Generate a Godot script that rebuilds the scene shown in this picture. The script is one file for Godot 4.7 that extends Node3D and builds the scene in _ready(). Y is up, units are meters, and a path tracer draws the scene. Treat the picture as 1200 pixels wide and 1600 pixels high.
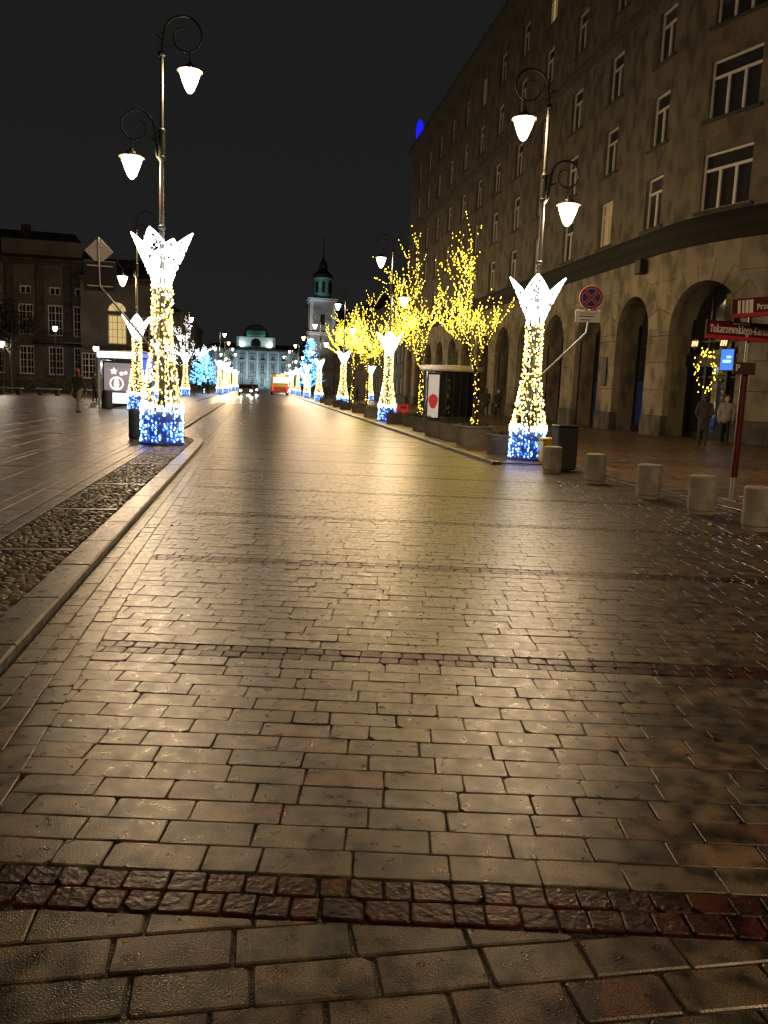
extends Node3D
# A wide, wet, stone-paved city street on a winter night: street lanterns, tulip-shaped light decorations, trees wound with light strings.
# World: y up, the street runs along -Z, the camera stands in the carriageway at x = 0, z = 0.

const F := 1280.0            # focal length in photo pixels (photo is 1200 x 1600)
const EYE := Vector3(0, 1.5, 0)
const TURN := Vector3(-8.5226, -9.1239, 2.3)
const SKEW := 9.5            # the carriageway courses lie askew to the kerbs

const GRANITE := Color(0.166, 0.125, 0.082)       # base colours, linear; right slab lightened in place of stronger lamps
const LEFT_SLAB := Color(0.185, 0.115, 0.068)
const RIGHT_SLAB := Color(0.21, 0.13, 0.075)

var view: Basis
var M := {}
var used := {}
var rng := RandomNumberGenerator.new()

# ---------------------------------------------------------------- geometry collector
class G:
	var v := PackedVector3Array()
	var n := PackedVector3Array()
	var c := PackedColorArray()
	var uv := PackedVector2Array()
	var ix := PackedInt32Array()
	var col := Color.WHITE

	func put(p: Vector3, nn: Vector3) -> int:
		v.append(p); n.append(nn); c.append(col)
		return v.size() - 1

	func tri(a: Vector3, b: Vector3, d: Vector3) -> void:      # counter-clockwise from the front
		var nn := (b - a).cross(d - a).normalized()
		var i := put(a, nn); put(b, nn); put(d, nn)
		ix.append_array(PackedInt32Array([i, i + 2, i + 1]))

	func quad(a: Vector3, b: Vector3, d: Vector3, e: Vector3) -> void:
		var nn := (d - a).cross(e - b).normalized()
		var i := put(a, nn); put(b, nn); put(d, nn); put(e, nn)
		ix.append_array(PackedInt32Array([i, i + 2, i + 1, i, i + 3, i + 2]))

	func box(o: Vector3, s: Vector3, b := Basis()) -> void:
		var h := s * 0.5
		var p := []
		for k in 8:
			p.append(o + b * Vector3(h.x if k & 1 else -h.x, h.y if k & 2 else -h.y, h.z if k & 4 else -h.z))
		quad(p[4], p[5], p[7], p[6]); quad(p[1], p[0], p[2], p[3])
		quad(p[5], p[1], p[3], p[7]); quad(p[0], p[4], p[6], p[2])
		quad(p[6], p[7], p[3], p[2]); quad(p[0], p[1], p[5], p[4])

	func cbox(o: Vector3, s: Vector3, r: float, b := Basis()) -> void:   # box with chamfered edges
		var h := s * 0.5
		var q := {}
		for sx in [-1, 1]:
			for sy in [-1, 1]:
				for sz in [-1, 1]:
					q[[sx, sy, sz, 0]] = o + b * Vector3(sx * h.x, sy * (h.y - r), sz * (h.z - r))
					q[[sx, sy, sz, 1]] = o + b * Vector3(sx * (h.x - r), sy * h.y, sz * (h.z - r))
					q[[sx, sy, sz, 2]] = o + b * Vector3(sx * (h.x - r), sy * (h.y - r), sz * h.z)
		for s1 in [-1, 1]:
			fq(o, q[[s1, -1, -1, 0]], q[[s1, 1, -1, 0]], q[[s1, 1, 1, 0]], q[[s1, -1, 1, 0]])
			fq(o, q[[-1, s1, -1, 1]], q[[1, s1, -1, 1]], q[[1, s1, 1, 1]], q[[-1, s1, 1, 1]])
			fq(o, q[[-1, -1, s1, 2]], q[[1, -1, s1, 2]], q[[1, 1, s1, 2]], q[[-1, 1, s1, 2]])
			for s2 in [-1, 1]:
				fq(o, q[[s1, s2, -1, 0]], q[[s1, s2, 1, 0]], q[[s1, s2, 1, 1]], q[[s1, s2, -1, 1]])
				fq(o, q[[s1, -1, s2, 0]], q[[s1, 1, s2, 0]], q[[s1, 1, s2, 2]], q[[s1, -1, s2, 2]])
				fq(o, q[[-1, s1, s2, 1]], q[[1, s1, s2, 1]], q[[1, s1, s2, 2]], q[[-1, s1, s2, 2]])
				for s3 in [-1, 1]:
					ft(o, q[[s1, s2, s3, 0]], q[[s1, s2, s3, 1]], q[[s1, s2, s3, 2]])

	func fq(o: Vector3, a: Vector3, b: Vector3, d: Vector3, e: Vector3) -> void:   # quad turned away from o
		if (d - a).cross(e - b).dot((a + d) * 0.5 - o) > 0.0: quad(a, b, d, e)
		else: quad(e, d, b, a)

	func ft(o: Vector3, a: Vector3, b: Vector3, d: Vector3) -> void:
		if (b - a).cross(d - a).dot(a - o) > 0.0: tri(a, b, d)
		else: tri(d, b, a)

	func tube(pts: Array, rad: Array, sides := 8, caps := true) -> void:
		var up := Vector3.UP
		var first := v.size()
		var cnt := pts.size()
		for k in cnt:
			var t: Vector3 = (pts[mini(k + 1, cnt - 1)] - pts[maxi(k - 1, 0)]).normalized()
			if k == 0 and absf(t.y) > 0.9: up = Vector3.RIGHT
			var s := t.cross(up).normalized()
			up = s.cross(t).normalized()
			for j in sides:
				var a := TAU * j / sides
				var d := s * cos(a) + up * sin(a)
				put(pts[k] + d * rad[k], d)
		for k in cnt - 1:
			for j in sides:
				var a := first + k * sides + j
				var b := first + k * sides + (j + 1) % sides
				ix.append_array(PackedInt32Array([a, b, b + sides, a, b + sides, a + sides]))
		if caps:
			for e in [0, cnt - 1]:
				var t: Vector3 = (pts[1] - pts[0] if e == 0 else pts[cnt - 1] - pts[cnt - 2]).normalized() * (-1.0 if e == 0 else 1.0)
				var m := put(pts[e], t)
				var ring := []
				for j in sides: ring.append(put(v[first + e * sides + j], t))
				for j in sides:
					if e == 0: ix.append_array(PackedInt32Array([m, ring[(j + 1) % sides], ring[j]]))
					else: ix.append_array(PackedInt32Array([m, ring[j], ring[(j + 1) % sides]]))

	func lathe(prof: Array, sides := 16, o := Vector3.ZERO, b := Basis()) -> void:   # profile of (radius, height), from the bottom up for outward faces
		for k in prof.size() - 1:
			var p: Vector2 = prof[k]
			var q: Vector2 = prof[k + 1]
			var d := q - p
			var nn := Vector2(d.y, -d.x).normalized()
			var first := v.size()
			for j in sides:
				var a := TAU * j / sides
				var r := Vector3(cos(a), 0, -sin(a))
				put(o + b * (r * p.x + Vector3(0, p.y, 0)), b * (r * nn.x + Vector3(0, nn.y, 0)))
				put(o + b * (r * q.x + Vector3(0, q.y, 0)), b * (r * nn.x + Vector3(0, nn.y, 0)))
			for j in sides:
				var a := first + j * 2
				var e := first + ((j + 1) % sides) * 2
				ix.append_array(PackedInt32Array([a, e + 1, e, a, a + 1, e + 1]))

	func ball(o: Vector3, r: Vector3, sides := 10, rows := 6) -> void:
		var first := v.size()
		for k in rows + 1:
			var f := PI * k / rows - PI / 2
			for j in sides:
				var a := TAU * j / sides
				var d := Vector3(cos(a) * cos(f), sin(f), -sin(a) * cos(f))
				put(o + d * r, (d / r).normalized())
		for k in rows:
			for j in sides:
				var a := first + k * sides + j
				var e := first + k * sides + (j + 1) % sides
				ix.append_array(PackedInt32Array([a, e + sides, e, a, a + sides, e + sides]))

	func bulb(o: Vector3, r: float, l: float, ax := Vector3.UP) -> void:     # a little light bulb, eight faces
		var s := ax.cross(Vector3(0.3, 0.2, 0.9)).normalized() * r
		var t := ax.cross(s).normalized() * r
		var e := ax * l
		var i := v.size()
		for p in [e, s, t, -s, -t, -e]:
			put(o + p, p.normalized())
		ix.append_array(PackedInt32Array([i, i + 1, i + 2, i, i + 2, i + 3, i, i + 3, i + 4, i, i + 4, i + 1, i + 5, i + 2, i + 1, i + 5, i + 3, i + 2, i + 5, i + 4, i + 3, i + 5, i + 1, i + 4]))

	func plate(poly: PackedVector2Array, t: Transform3D, depth: float) -> void:   # outline in local xy, front at z = 0, thickness behind it
		var p := poly.duplicate()
		var area := 0.0
		for k in p.size():
			area += p[k].cross(p[(k + 1) % p.size()])
		if area < 0: p.reverse()
		var tr := Geometry2D.triangulate_polygon(p)
		for k in range(0, tr.size(), 3):
			var a := p[tr[k]]
			var b := p[tr[k + 1]]
			var d := p[tr[k + 2]]
			if (b - a).cross(d - a) < 0:
				var w := b
				b = d; d = w
			tri(t * Vector3(a.x, a.y, 0), t * Vector3(b.x, b.y, 0), t * Vector3(d.x, d.y, 0))
			if depth > 0:
				tri(t * Vector3(d.x, d.y, -depth), t * Vector3(b.x, b.y, -depth), t * Vector3(a.x, a.y, -depth))
		if depth > 0:
			for k in p.size():
				var a := p[k]
				var b := p[(k + 1) % p.size()]
				quad(t * Vector3(a.x, a.y, -depth), t * Vector3(b.x, b.y, -depth), t * Vector3(b.x, b.y, 0), t * Vector3(a.x, a.y, 0))

	func mesh() -> ArrayMesh:
		var a := []
		a.resize(Mesh.ARRAY_MAX)
		a[Mesh.ARRAY_VERTEX] = v; a[Mesh.ARRAY_NORMAL] = n; a[Mesh.ARRAY_COLOR] = c; a[Mesh.ARRAY_INDEX] = ix
		var m := ArrayMesh.new()
		if v.size(): m.add_surface_from_arrays(Mesh.PRIMITIVE_TRIANGLES, a)
		return m

# ---------------------------------------------------------------- helpers
func ray(x: float, y: float) -> Vector3:
	return view * Vector3((x - 600.0) / F, -(y - 800.0) / F, -1.0)

func on_ground(x: float, y: float, h := 0.0) -> Vector3:       # the point of a level plane that a photo pixel looks at
	var d := ray(x, y)
	return EYE + d * ((h - EYE.y) / d.y)

func at_depth(x: float, y: float, depth: float) -> Vector3:    # the point a photo pixel looks at, that far down the street
	var d := ray(x, y)
	return EYE + d * (depth / -d.z)

func numbered(called: String) -> String:
	var k: int = used.get(called, 0)
	used[called] = k + 1
	return called if k == 0 else "%s_%03d" % [called, k]

func tag(o: Node, label: String, category: String, group := "", kind := "") -> Node:
	if label: o.set_meta("label", label)
	if category: o.set_meta("category", category)
	if group: o.set_meta("group", group)
	if kind: o.set_meta("kind", kind)
	return o

func thing(called: String, label: String, category: String, where := Vector3.ZERO, turn := 0.0, group := "") -> Node3D:
	var o := Node3D.new()
	o.name = numbered(called)
	add_child(o)
	o.position = where
	o.rotation.y = turn
	tag(o, label, category, group)
	return o

func setting(called: String) -> Node3D:
	var o := Node3D.new()
	o.name = numbered(called)
	o.set_meta("kind", "structure")
	add_child(o)
	return o

func part(under: Node, called: String, g: Variant, m: Material, stuff := false) -> MeshInstance3D:
	var o := MeshInstance3D.new()
	o.name = called
	o.mesh = g.mesh() if g is G else g
	o.material_override = m
	if stuff: o.set_meta("kind", "stuff")
	under.add_child(o, true)
	return o

func copy(o: Node3D, where: Vector3, turn := 0.0, label := "", group := "") -> Node3D:
	var r: Node3D = o.duplicate()
	var called := String(o.name)
	if called.length() > 4 and called[-4] == "_" and called.right(3).is_valid_int(): called = called.left(-4)
	r.name = numbered(called)
	add_child(r)
	r.position = where
	r.rotation.y = turn
	if label: r.set_meta("label", label)
	if group: r.set_meta("group", group)
	return r

func lamp(under: Node, where: Vector3, energy: float, color: Color, size: float, reach := 60.0) -> OmniLight3D:
	var l := OmniLight3D.new()
	l.name = "light"
	l.position = where
	l.light_energy = energy
	l.light_color = color
	l.light_size = size
	l.omni_range = reach
	l.omni_attenuation = 2.0
	l.shadow_enabled = true
	under.add_child(l, true)
	return l

# ---------------------------------------------------------------- materials
func noise(freq: float, seed_: int, kind := FastNoiseLite.TYPE_SIMPLEX_SMOOTH, oct := 4) -> FastNoiseLite:
	var f := FastNoiseLite.new()
	f.noise_type = kind
	f.seed = seed_
	f.frequency = freq
	f.fractal_octaves = oct
	return f

func tex(f: FastNoiseLite, ramp: Array, size := 512) -> NoiseTexture2D:
	var t := NoiseTexture2D.new()
	t.width = size
	t.height = size
	t.seamless = true
	t.noise = f
	if ramp.size():
		var gr := Gradient.new()
		var off := PackedFloat32Array()
		var cs := PackedColorArray()
		for r in ramp:
			off.append(r[0])
			cs.append(r[1] if r[1] is Color else Color(r[1], r[1], r[1]))
		gr.offsets = off
		gr.colors = cs
		t.color_ramp = gr
	return t

func lin(r: float, g: float, b: float) -> Color:
	return Color(r, g, b).linear_to_srgb()

func mat(called: String, color: Color, rough := 0.7, metal := 0.0) -> StandardMaterial3D:
	var m := StandardMaterial3D.new()
	m.resource_name = called
	m.albedo_color = color
	m.roughness = rough
	m.metallic = metal
	M[called] = m
	return m

func glow(called: String, color: Color, energy: float) -> StandardMaterial3D:     # color is given in linear light
	var m := mat(called, lin(minf(color.r, 0.8), minf(color.g, 0.8), minf(color.b, 0.8)), 0.5)
	m.emission_enabled = true
	m.emission = color.linear_to_srgb()
	m.emission_energy_multiplier = energy
	return m

func textured(m: StandardMaterial3D, albedo: Texture2D, scale: float, bump: Texture2D = null, depth := 0.0, rough: Texture2D = null, wide: Texture2D = null, wide_scale := 0.2) -> StandardMaterial3D:
	m.uv1_triplanar = true
	m.uv1_world_triplanar = true
	m.uv1_scale = Vector3.ONE * scale
	m.albedo_texture = albedo
	if bump:
		m.heightmap_enabled = true
		m.heightmap_texture = bump
		m.heightmap_scale = depth
	if rough: m.roughness_texture = rough
	if wide:
		m.detail_enabled = true
		m.detail_albedo = wide
		m.detail_blend_mode = BaseMaterial3D.BLEND_MODE_MUL
		m.detail_uv_layer = BaseMaterial3D.DETAIL_UV_2
		m.uv2_triplanar = true
		m.uv2_world_triplanar = true
		m.uv2_scale = Vector3.ONE * wide_scale
	return m

func make_materials() -> void:
	var speck := tex(noise(0.11, 3, FastNoiseLite.TYPE_SIMPLEX, 3), [[0.0, 0.30], [0.38, 0.72], [0.62, 0.95], [1.0, 1.0]])
	var grit := tex(noise(0.09, 8, FastNoiseLite.TYPE_SIMPLEX, 4), [[0.0, 0.0], [1.0, 1.0]])
	var sand := tex(noise(0.16, 18, FastNoiseLite.TYPE_SIMPLEX, 3), [[0.0, 0.0], [1.0, 1.0]])
	var mica := tex(noise(0.2, 28, FastNoiseLite.TYPE_SIMPLEX, 3), [[0.0, 0.1], [0.34, 0.45], [0.5, 0.82], [0.66, 1.0], [0.8, 1.0]])
	var cleft := tex(noise(0.02, 9, FastNoiseLite.TYPE_SIMPLEX, 5), [[0.0, 0.0], [1.0, 1.0]])
	var damp := tex(noise(0.012, 12, FastNoiseLite.TYPE_SIMPLEX_SMOOTH, 4), [[0.15, 0.66], [0.5, 0.85], [0.85, 1.0]])
	var grime := tex(noise(0.022, 21, FastNoiseLite.TYPE_SIMPLEX_SMOOTH, 6), [[0.2, 0.36], [0.4, 0.68], [0.56, 0.9], [0.75, 1.0]])
	var streak := tex(noise(0.010, 31, FastNoiseLite.TYPE_SIMPLEX_SMOOTH, 6), [[0.2, 0.68], [0.42, 0.88], [0.7, 1.0]])
	var haze := tex(noise(0.008, 51, FastNoiseLite.TYPE_SIMPLEX_SMOOTH, 5), [[0.2, 0.8], [0.8, 1.0]])
	var rust := tex(noise(0.05, 41, FastNoiseLite.TYPE_SIMPLEX, 4), [[0.2, 0.7], [0.8, 1.0]])

	var m := mat("wet granite", Color.WHITE, 0.40)
	m.vertex_color_use_as_albedo = true
	m.metallic_specular = 0.45
	textured(m, mica, 1.5, sand, 0.075, damp, grime, 0.5)
	m = mat("wet sett", Color.WHITE, 0.42)
	m.vertex_color_use_as_albedo = true
	m.metallic_specular = 0.3
	textured(m, mica, 2.5, cleft, 0.16, damp, grime, 0.5)
	m = mat("wet slab", Color.WHITE, 0.46)
	m.vertex_color_use_as_albedo = true
	textured(m, speck, 1.2, grit, 0.07, damp, grime, 0.3)
	m = mat("joint", lin(0.022, 0.018, 0.014), 0.42)
	textured(m, speck, 2.0, grit, 0.5)
	m = mat("earth", lin(0.03, 0.026, 0.02), 0.9)
	textured(m, speck, 0.5)
	m = mat("wall stone", Color.WHITE, 0.88)
	m.vertex_color_use_as_albedo = true
	textured(m, speck, 0.9, grit, 0.6, null, streak, 0.13)
	m.uv2_scale = Vector3(0.22, 0.12, 0.22)
	m = mat("cornice stone", lin(0.085, 0.075, 0.058), 0.9)
	textured(m, speck, 0.9, grit, 0.6, null, streak, 0.2)
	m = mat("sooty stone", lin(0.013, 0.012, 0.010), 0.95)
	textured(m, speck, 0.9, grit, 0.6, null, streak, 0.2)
	m = mat("plinth stone", lin(0.07, 0.062, 0.05), 0.75)
	textured(m, speck, 0.9, grit, 0.5, null, grime, 0.3)
	m = mat("plaster", Color.WHITE, 0.9)
	m.vertex_color_use_as_albedo = true
	textured(m, rust, 0.6, grit, 0.3, null, haze, 0.08)
	m = mat("trim plaster", lin(0.16, 0.155, 0.145), 0.9)
	textured(m, rust, 0.6, grit, 0.3, null, haze, 0.08)
	m = mat("concrete", lin(0.46, 0.42, 0.35), 0.85)
	textured(m, rust, 1.9, grit, 0.25, null, haze, 0.9)
	m = mat("planter concrete", lin(0.24, 0.21, 0.17), 0.85)
	textured(m, speck, 1.9, grit, 0.8, null, haze, 0.6)
	m = mat("soil", lin(0.03, 0.022, 0.015), 0.95)
	textured(m, speck, 2.0, cleft, 2.5)
	m = mat("bark", lin(0.07, 0.052, 0.035), 0.9)
	textured(m, rust, 2.0, cleft, 1.5)
	m = mat("dull leaf", lin(0.05, 0.07, 0.03), 0.8)
	m = mat("dark leaf", lin(0.03, 0.032, 0.02), 0.85)
	m = mat("iron", lin(0.03, 0.03, 0.03), 0.42, 0.55)
	textured(m, rust, 2.0, grit, 0.1)
	m = mat("pole paint", lin(0.10, 0.10, 0.095), 0.3, 0.6)
	m = mat("galvanised", lin(0.55, 0.55, 0.53), 0.45, 0.6)
	textured(m, rust, 3.0)
	m = mat("white paint", lin(0.72, 0.70, 0.66), 0.55)
	textured(m, rust, 1.5)
	m = mat("window paint", lin(0.78, 0.76, 0.72), 0.6)
	textured(m, rust, 1.5)
	m = mat("dark plastic", lin(0.03, 0.032, 0.038), 0.65)
	textured(m, rust, 2.0, grit, 0.1)
	m = mat("red plastic", lin(0.55, 0.02, 0.025), 0.35)
	m = mat("yellow plastic", lin(0.7, 0.45, 0.02), 0.4)
	m = mat("maroon", lin(0.085, 0.008, 0.010), 0.3)
	m = mat("sign red", lin(0.45, 0.02, 0.025), 0.65)
	m = mat("sign blue", lin(0.015, 0.03, 0.25), 0.65)
	m = mat("sign brown", lin(0.06, 0.022, 0.012), 0.4)
	m = mat("sign white", lin(0.75, 0.73, 0.68), 0.4)
	m = mat("sign yellow", lin(0.75, 0.5, 0.05), 0.4)
	m = mat("lettering", lin(0.78, 0.74, 0.68), 0.5)
	m = mat("black print", lin(0.02, 0.02, 0.02), 0.5)
	m = mat("dark glass", lin(0.012, 0.014, 0.018), 0.06)
	m = mat("window glass", lin(0.012, 0.013, 0.016), 0.05)
	m = mat("curtained glass", lin(0.055, 0.06, 0.062), 0.3)
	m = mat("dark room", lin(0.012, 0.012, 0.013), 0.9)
	m = mat("curtain", lin(0.055, 0.052, 0.048), 0.9)
	m = mat("roof tin", lin(0.035, 0.034, 0.033), 0.6, 0.3)
	m = mat("green copper", lin(0.12, 0.3, 0.22), 0.6)
	m = mat("car paint", lin(0.12, 0.12, 0.13), 0.25, 0.3)
	m = mat("bus red", lin(0.5, 0.03, 0.02), 0.3)
	m = mat("bus yellow", lin(0.7, 0.42, 0.03), 0.3)
	m = mat("rubber", lin(0.02, 0.02, 0.02), 0.8)
	m = mat("cloth", Color.WHITE, 0.9)
	m.vertex_color_use_as_albedo = true
	m.rim_enabled = true
	m.rim = 0.3
	m = mat("wood", lin(0.09, 0.06, 0.038), 0.75)
	textured(m, rust, 1.2)
	m = mat("blue film", lin(0.012, 0.025, 0.16), 0.3)
	m = mat("blue drum", lin(0.08, 0.12, 0.3), 0.6)
	m = mat("wire", lin(0.35, 0.33, 0.28), 0.5, 0.5)
	m = mat("clear glass", Color(0.1, 0.1, 0.12, 0.04), 0.05)
	m.transparency = BaseMaterial3D.TRANSPARENCY_ALPHA
	m = mat("glass pane", Color(0.8, 0.85, 0.9, 0.12), 0.05)
	m.transparency = BaseMaterial3D.TRANSPARENCY_ALPHA
	# what gives off light
	glow("lantern light", Color(1.0, 0.84, 0.62), 12.0)
	glow("warm bulb light", Color(1.0, 0.66, 0.12), 7.0)
	glow("white bulb light", Color(0.93, 0.96, 1.0), 7.0)
	glow("pale bulb light", Color(1.0, 0.86, 0.55), 7.0)
	glow("blue bulb light", Color(0.02, 0.12, 1.0), 7.0)
	glow("ice bulb light", Color(0.42, 0.70, 1.0), 7.0)
	glow("yellow bulb light", Color(1.0, 0.72, 0.04), 10.0)
	glow("cyan bulb light", Color(0.03, 0.40, 1.0), 5.0)
	glow("lit window", Color(1.0, 0.72, 0.33), 0.42)
	glow("dim lit window", Color(1.0, 0.66, 0.33), 0.09)
	glow("screen light", Color(0.05, 0.22, 1.0), 0.9)
	glow("screen print light", Color(0.45, 0.8, 1.0), 1.1)
	glow("sign tube light", Color(1.0, 0.5, 0.25), 2.5)
	glow("neon blue light", Color(0.01, 0.01, 1.0), 1.2)
	glow("lightbox light", Color(0.75, 0.85, 1.0), 1.6)
	glow("lightbox dim light", Color(0.22, 0.20, 0.24), 0.55)
	glow("lightbox print light", Color(1.0, 0.92, 0.90), 1.0)
	glow("lightbox blue light", Color(0.04, 0.14, 0.9), 0.9)
	glow("headlight light", Color(1.0, 0.97, 0.9), 14.0)
	glow("tail light", Color(1.0, 0.03, 0.01), 3.0)
	glow("bus interior light", Color(0.75, 0.85, 1.0), 0.9)
	glow("poster light", Color(0.8, 0.82, 0.8), 0.28)
	glow("poster red light", Color(0.6, 0.04, 0.05), 0.3)

# ---------------------------------------------------------------- paving
func stone(g: G, poly: PackedVector2Array, y: float, bevel: float, deep: float, tone: Color, tilt: Vector2) -> void:
	var p := poly.duplicate()
	var area := 0.0
	var mid := Vector2.ZERO
	var cnt := p.size()
	for k in cnt:
		area += p[k].cross(p[(k + 1) % cnt])
		mid += p[k] / cnt
	if area > 0: p.reverse()                    # x, z seen from above
	g.col = tone
	var top := []
	var rim := []
	for k in cnt:
		var a := (p[k] - p[(k + cnt - 1) % cnt]).normalized()
		var b := (p[(k + 1) % cnt] - p[k]).normalized()
		var na := Vector2(a.y, -a.x)
		var nb := Vector2(b.y, -b.x)
		var out := (na + nb).normalized() / maxf(0.6, sqrt(maxf(0.2, (1.0 + na.dot(nb)) * 0.5)))
		var q := p[k] + out * bevel * (1.0 if out.dot(mid - p[k]) > 0 else -1.0)
		var rise := tilt.dot(p[k] - mid)
		top.append(Vector3(q.x, y + rise, q.y))
		rim.append(Vector3(p[k].x, y + rise - bevel * 0.75, p[k].y))
	var up := Vector3(-tilt.x, 1, -tilt.y).normalized()
	var i := g.v.size()
	for k in cnt: g.put(top[k], up)
	for k in range(1, cnt - 1):
		g.ix.append_array(PackedInt32Array([i, i + k + 1, i + k]))
	for k in cnt:
		var e := (k + 1) % cnt
		g.quad(rim[k], rim[e], top[e], top[k])
		g.quad(rim[k] - Vector3(0, deep, 0), rim[e] - Vector3(0, deep, 0), rim[e], rim[k])

func worn(q: PackedVector2Array, jit: float, chip: float) -> PackedVector2Array:   # an uneven outline with its corners knocked off
	var out := PackedVector2Array()
	for k in q.size():
		var p := q[k] + Vector2(rng.randf_range(-jit, jit), rng.randf_range(-jit, jit))
		var a := q[(k + q.size() - 1) % q.size()] - p
		var b := q[(k + 1) % q.size()] - p
		var s := chip * rng.randf_range(0.35, 1.0)
		if rng.randf() < 0.09: s *= 3.2
		out.append(p + a.normalized() * minf(s, a.length() * 0.3))
		out.append(p + b.normalized() * minf(s * rng.randf_range(0.5, 1.0), b.length() * 0.3))
	return out

func clipped(q: PackedVector2Array, region: PackedVector2Array) -> Array:
	var inside := 0
	for p in q:
		if Geometry2D.is_point_in_polygon(p, region): inside += 1
	if inside == q.size(): return [q]
	var out := []
	for r in Geometry2D.intersect_polygons(q, region):
		var a := 0.0
		for k in r.size(): a += r[k].cross(r[(k + 1) % r.size()])
		if absf(a) > 0.004 and r.size() < 9: out.append(r)
	return out

# list: [outline, y, bevel, deep, tone, tilt]; the nearest become parts of their own, the rest one part
func lay(under: Node, called: String, list: Array, m: Material, most := 300) -> void:
	list.sort_custom(func(a, b): return a[6] < b[6])
	var rest := G.new()
	for k in list.size():
		var s: Array = list[k]
		if k < most:
			var g := G.new()
			stone(g, s[0], s[1], s[2], s[3], s[4], s[5])
			part(under, called, g, m)
		else:
			stone(rest, s[0], s[1], s[2], s[3], s[4], s[5])
	if rest.v.size(): part(under, called + "_field", rest, m, true)

func seen_size(p: Vector2) -> float:      # sort key: the nearer in view, the larger it shows
	var q := view.inverse() * (Vector3(p.x, 0, p.y) - EYE)
	var off := 0.0 if q.z < -0.5 and absf(q.x / -q.z) < 0.52 and absf(q.y / -q.z) < 0.68 else 1000.0
	return p.length() + off

func piece(q: PackedVector2Array, y: float, bevel: float, deep: float, tone: Color, tilt: float) -> Array:
	var mid := Vector2.ZERO
	for p in q: mid += p / q.size()
	return [q, y + rng.randf_range(-0.0018, 0.0018), bevel, deep, tone, Vector2(rng.randfn(0, tilt), rng.randfn(0, tilt)), seen_size(mid)]

func granite_tone(warm := 0.0) -> Color:
	var b := rng.randf_range(0.62, 1.28)
	var h := rng.randf()
	var c := GRANITE
	if h < 0.16: c = Color(0.150, 0.129, 0.091)
	elif h < 0.3: c = Color(0.192, 0.125, 0.078)
	elif h < 0.36: c = Color(0.172, 0.098, 0.066)
	return Color(c.r * b * (1 + warm), c.g * b, c.b * b * (1 - warm))

func red_tone() -> Color:
	var b := rng.randf_range(0.65, 1.25)
	return Color(0.075, 0.019, 0.013) * b

func rect(c: Vector2, a: Vector2, b: Vector2, gap: float) -> PackedVector2Array:   # corner, two sides, less a joint
	var ea := a.normalized() * gap
	var eb := b.normalized() * gap
	return PackedVector2Array([c + ea + eb, c + a - ea + eb, c + a + b - ea - eb, c + b + ea - eb])

func sheet(under: Node, called: String, poly: PackedVector2Array, y: float, m: Material, tone := Color.WHITE) -> void:
	var g := G.new()
	g.col = tone
	var q := PackedVector2Array()
	for p in poly: q.append(Vector2(p.x, -p.y))
	g.plate(q, Transform3D(Basis(Vector3.RIGHT, Vector3(0, 0, -1), Vector3.UP), Vector3(0, y, 0)), 0.0)
	part(under, called, g, m)

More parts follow.
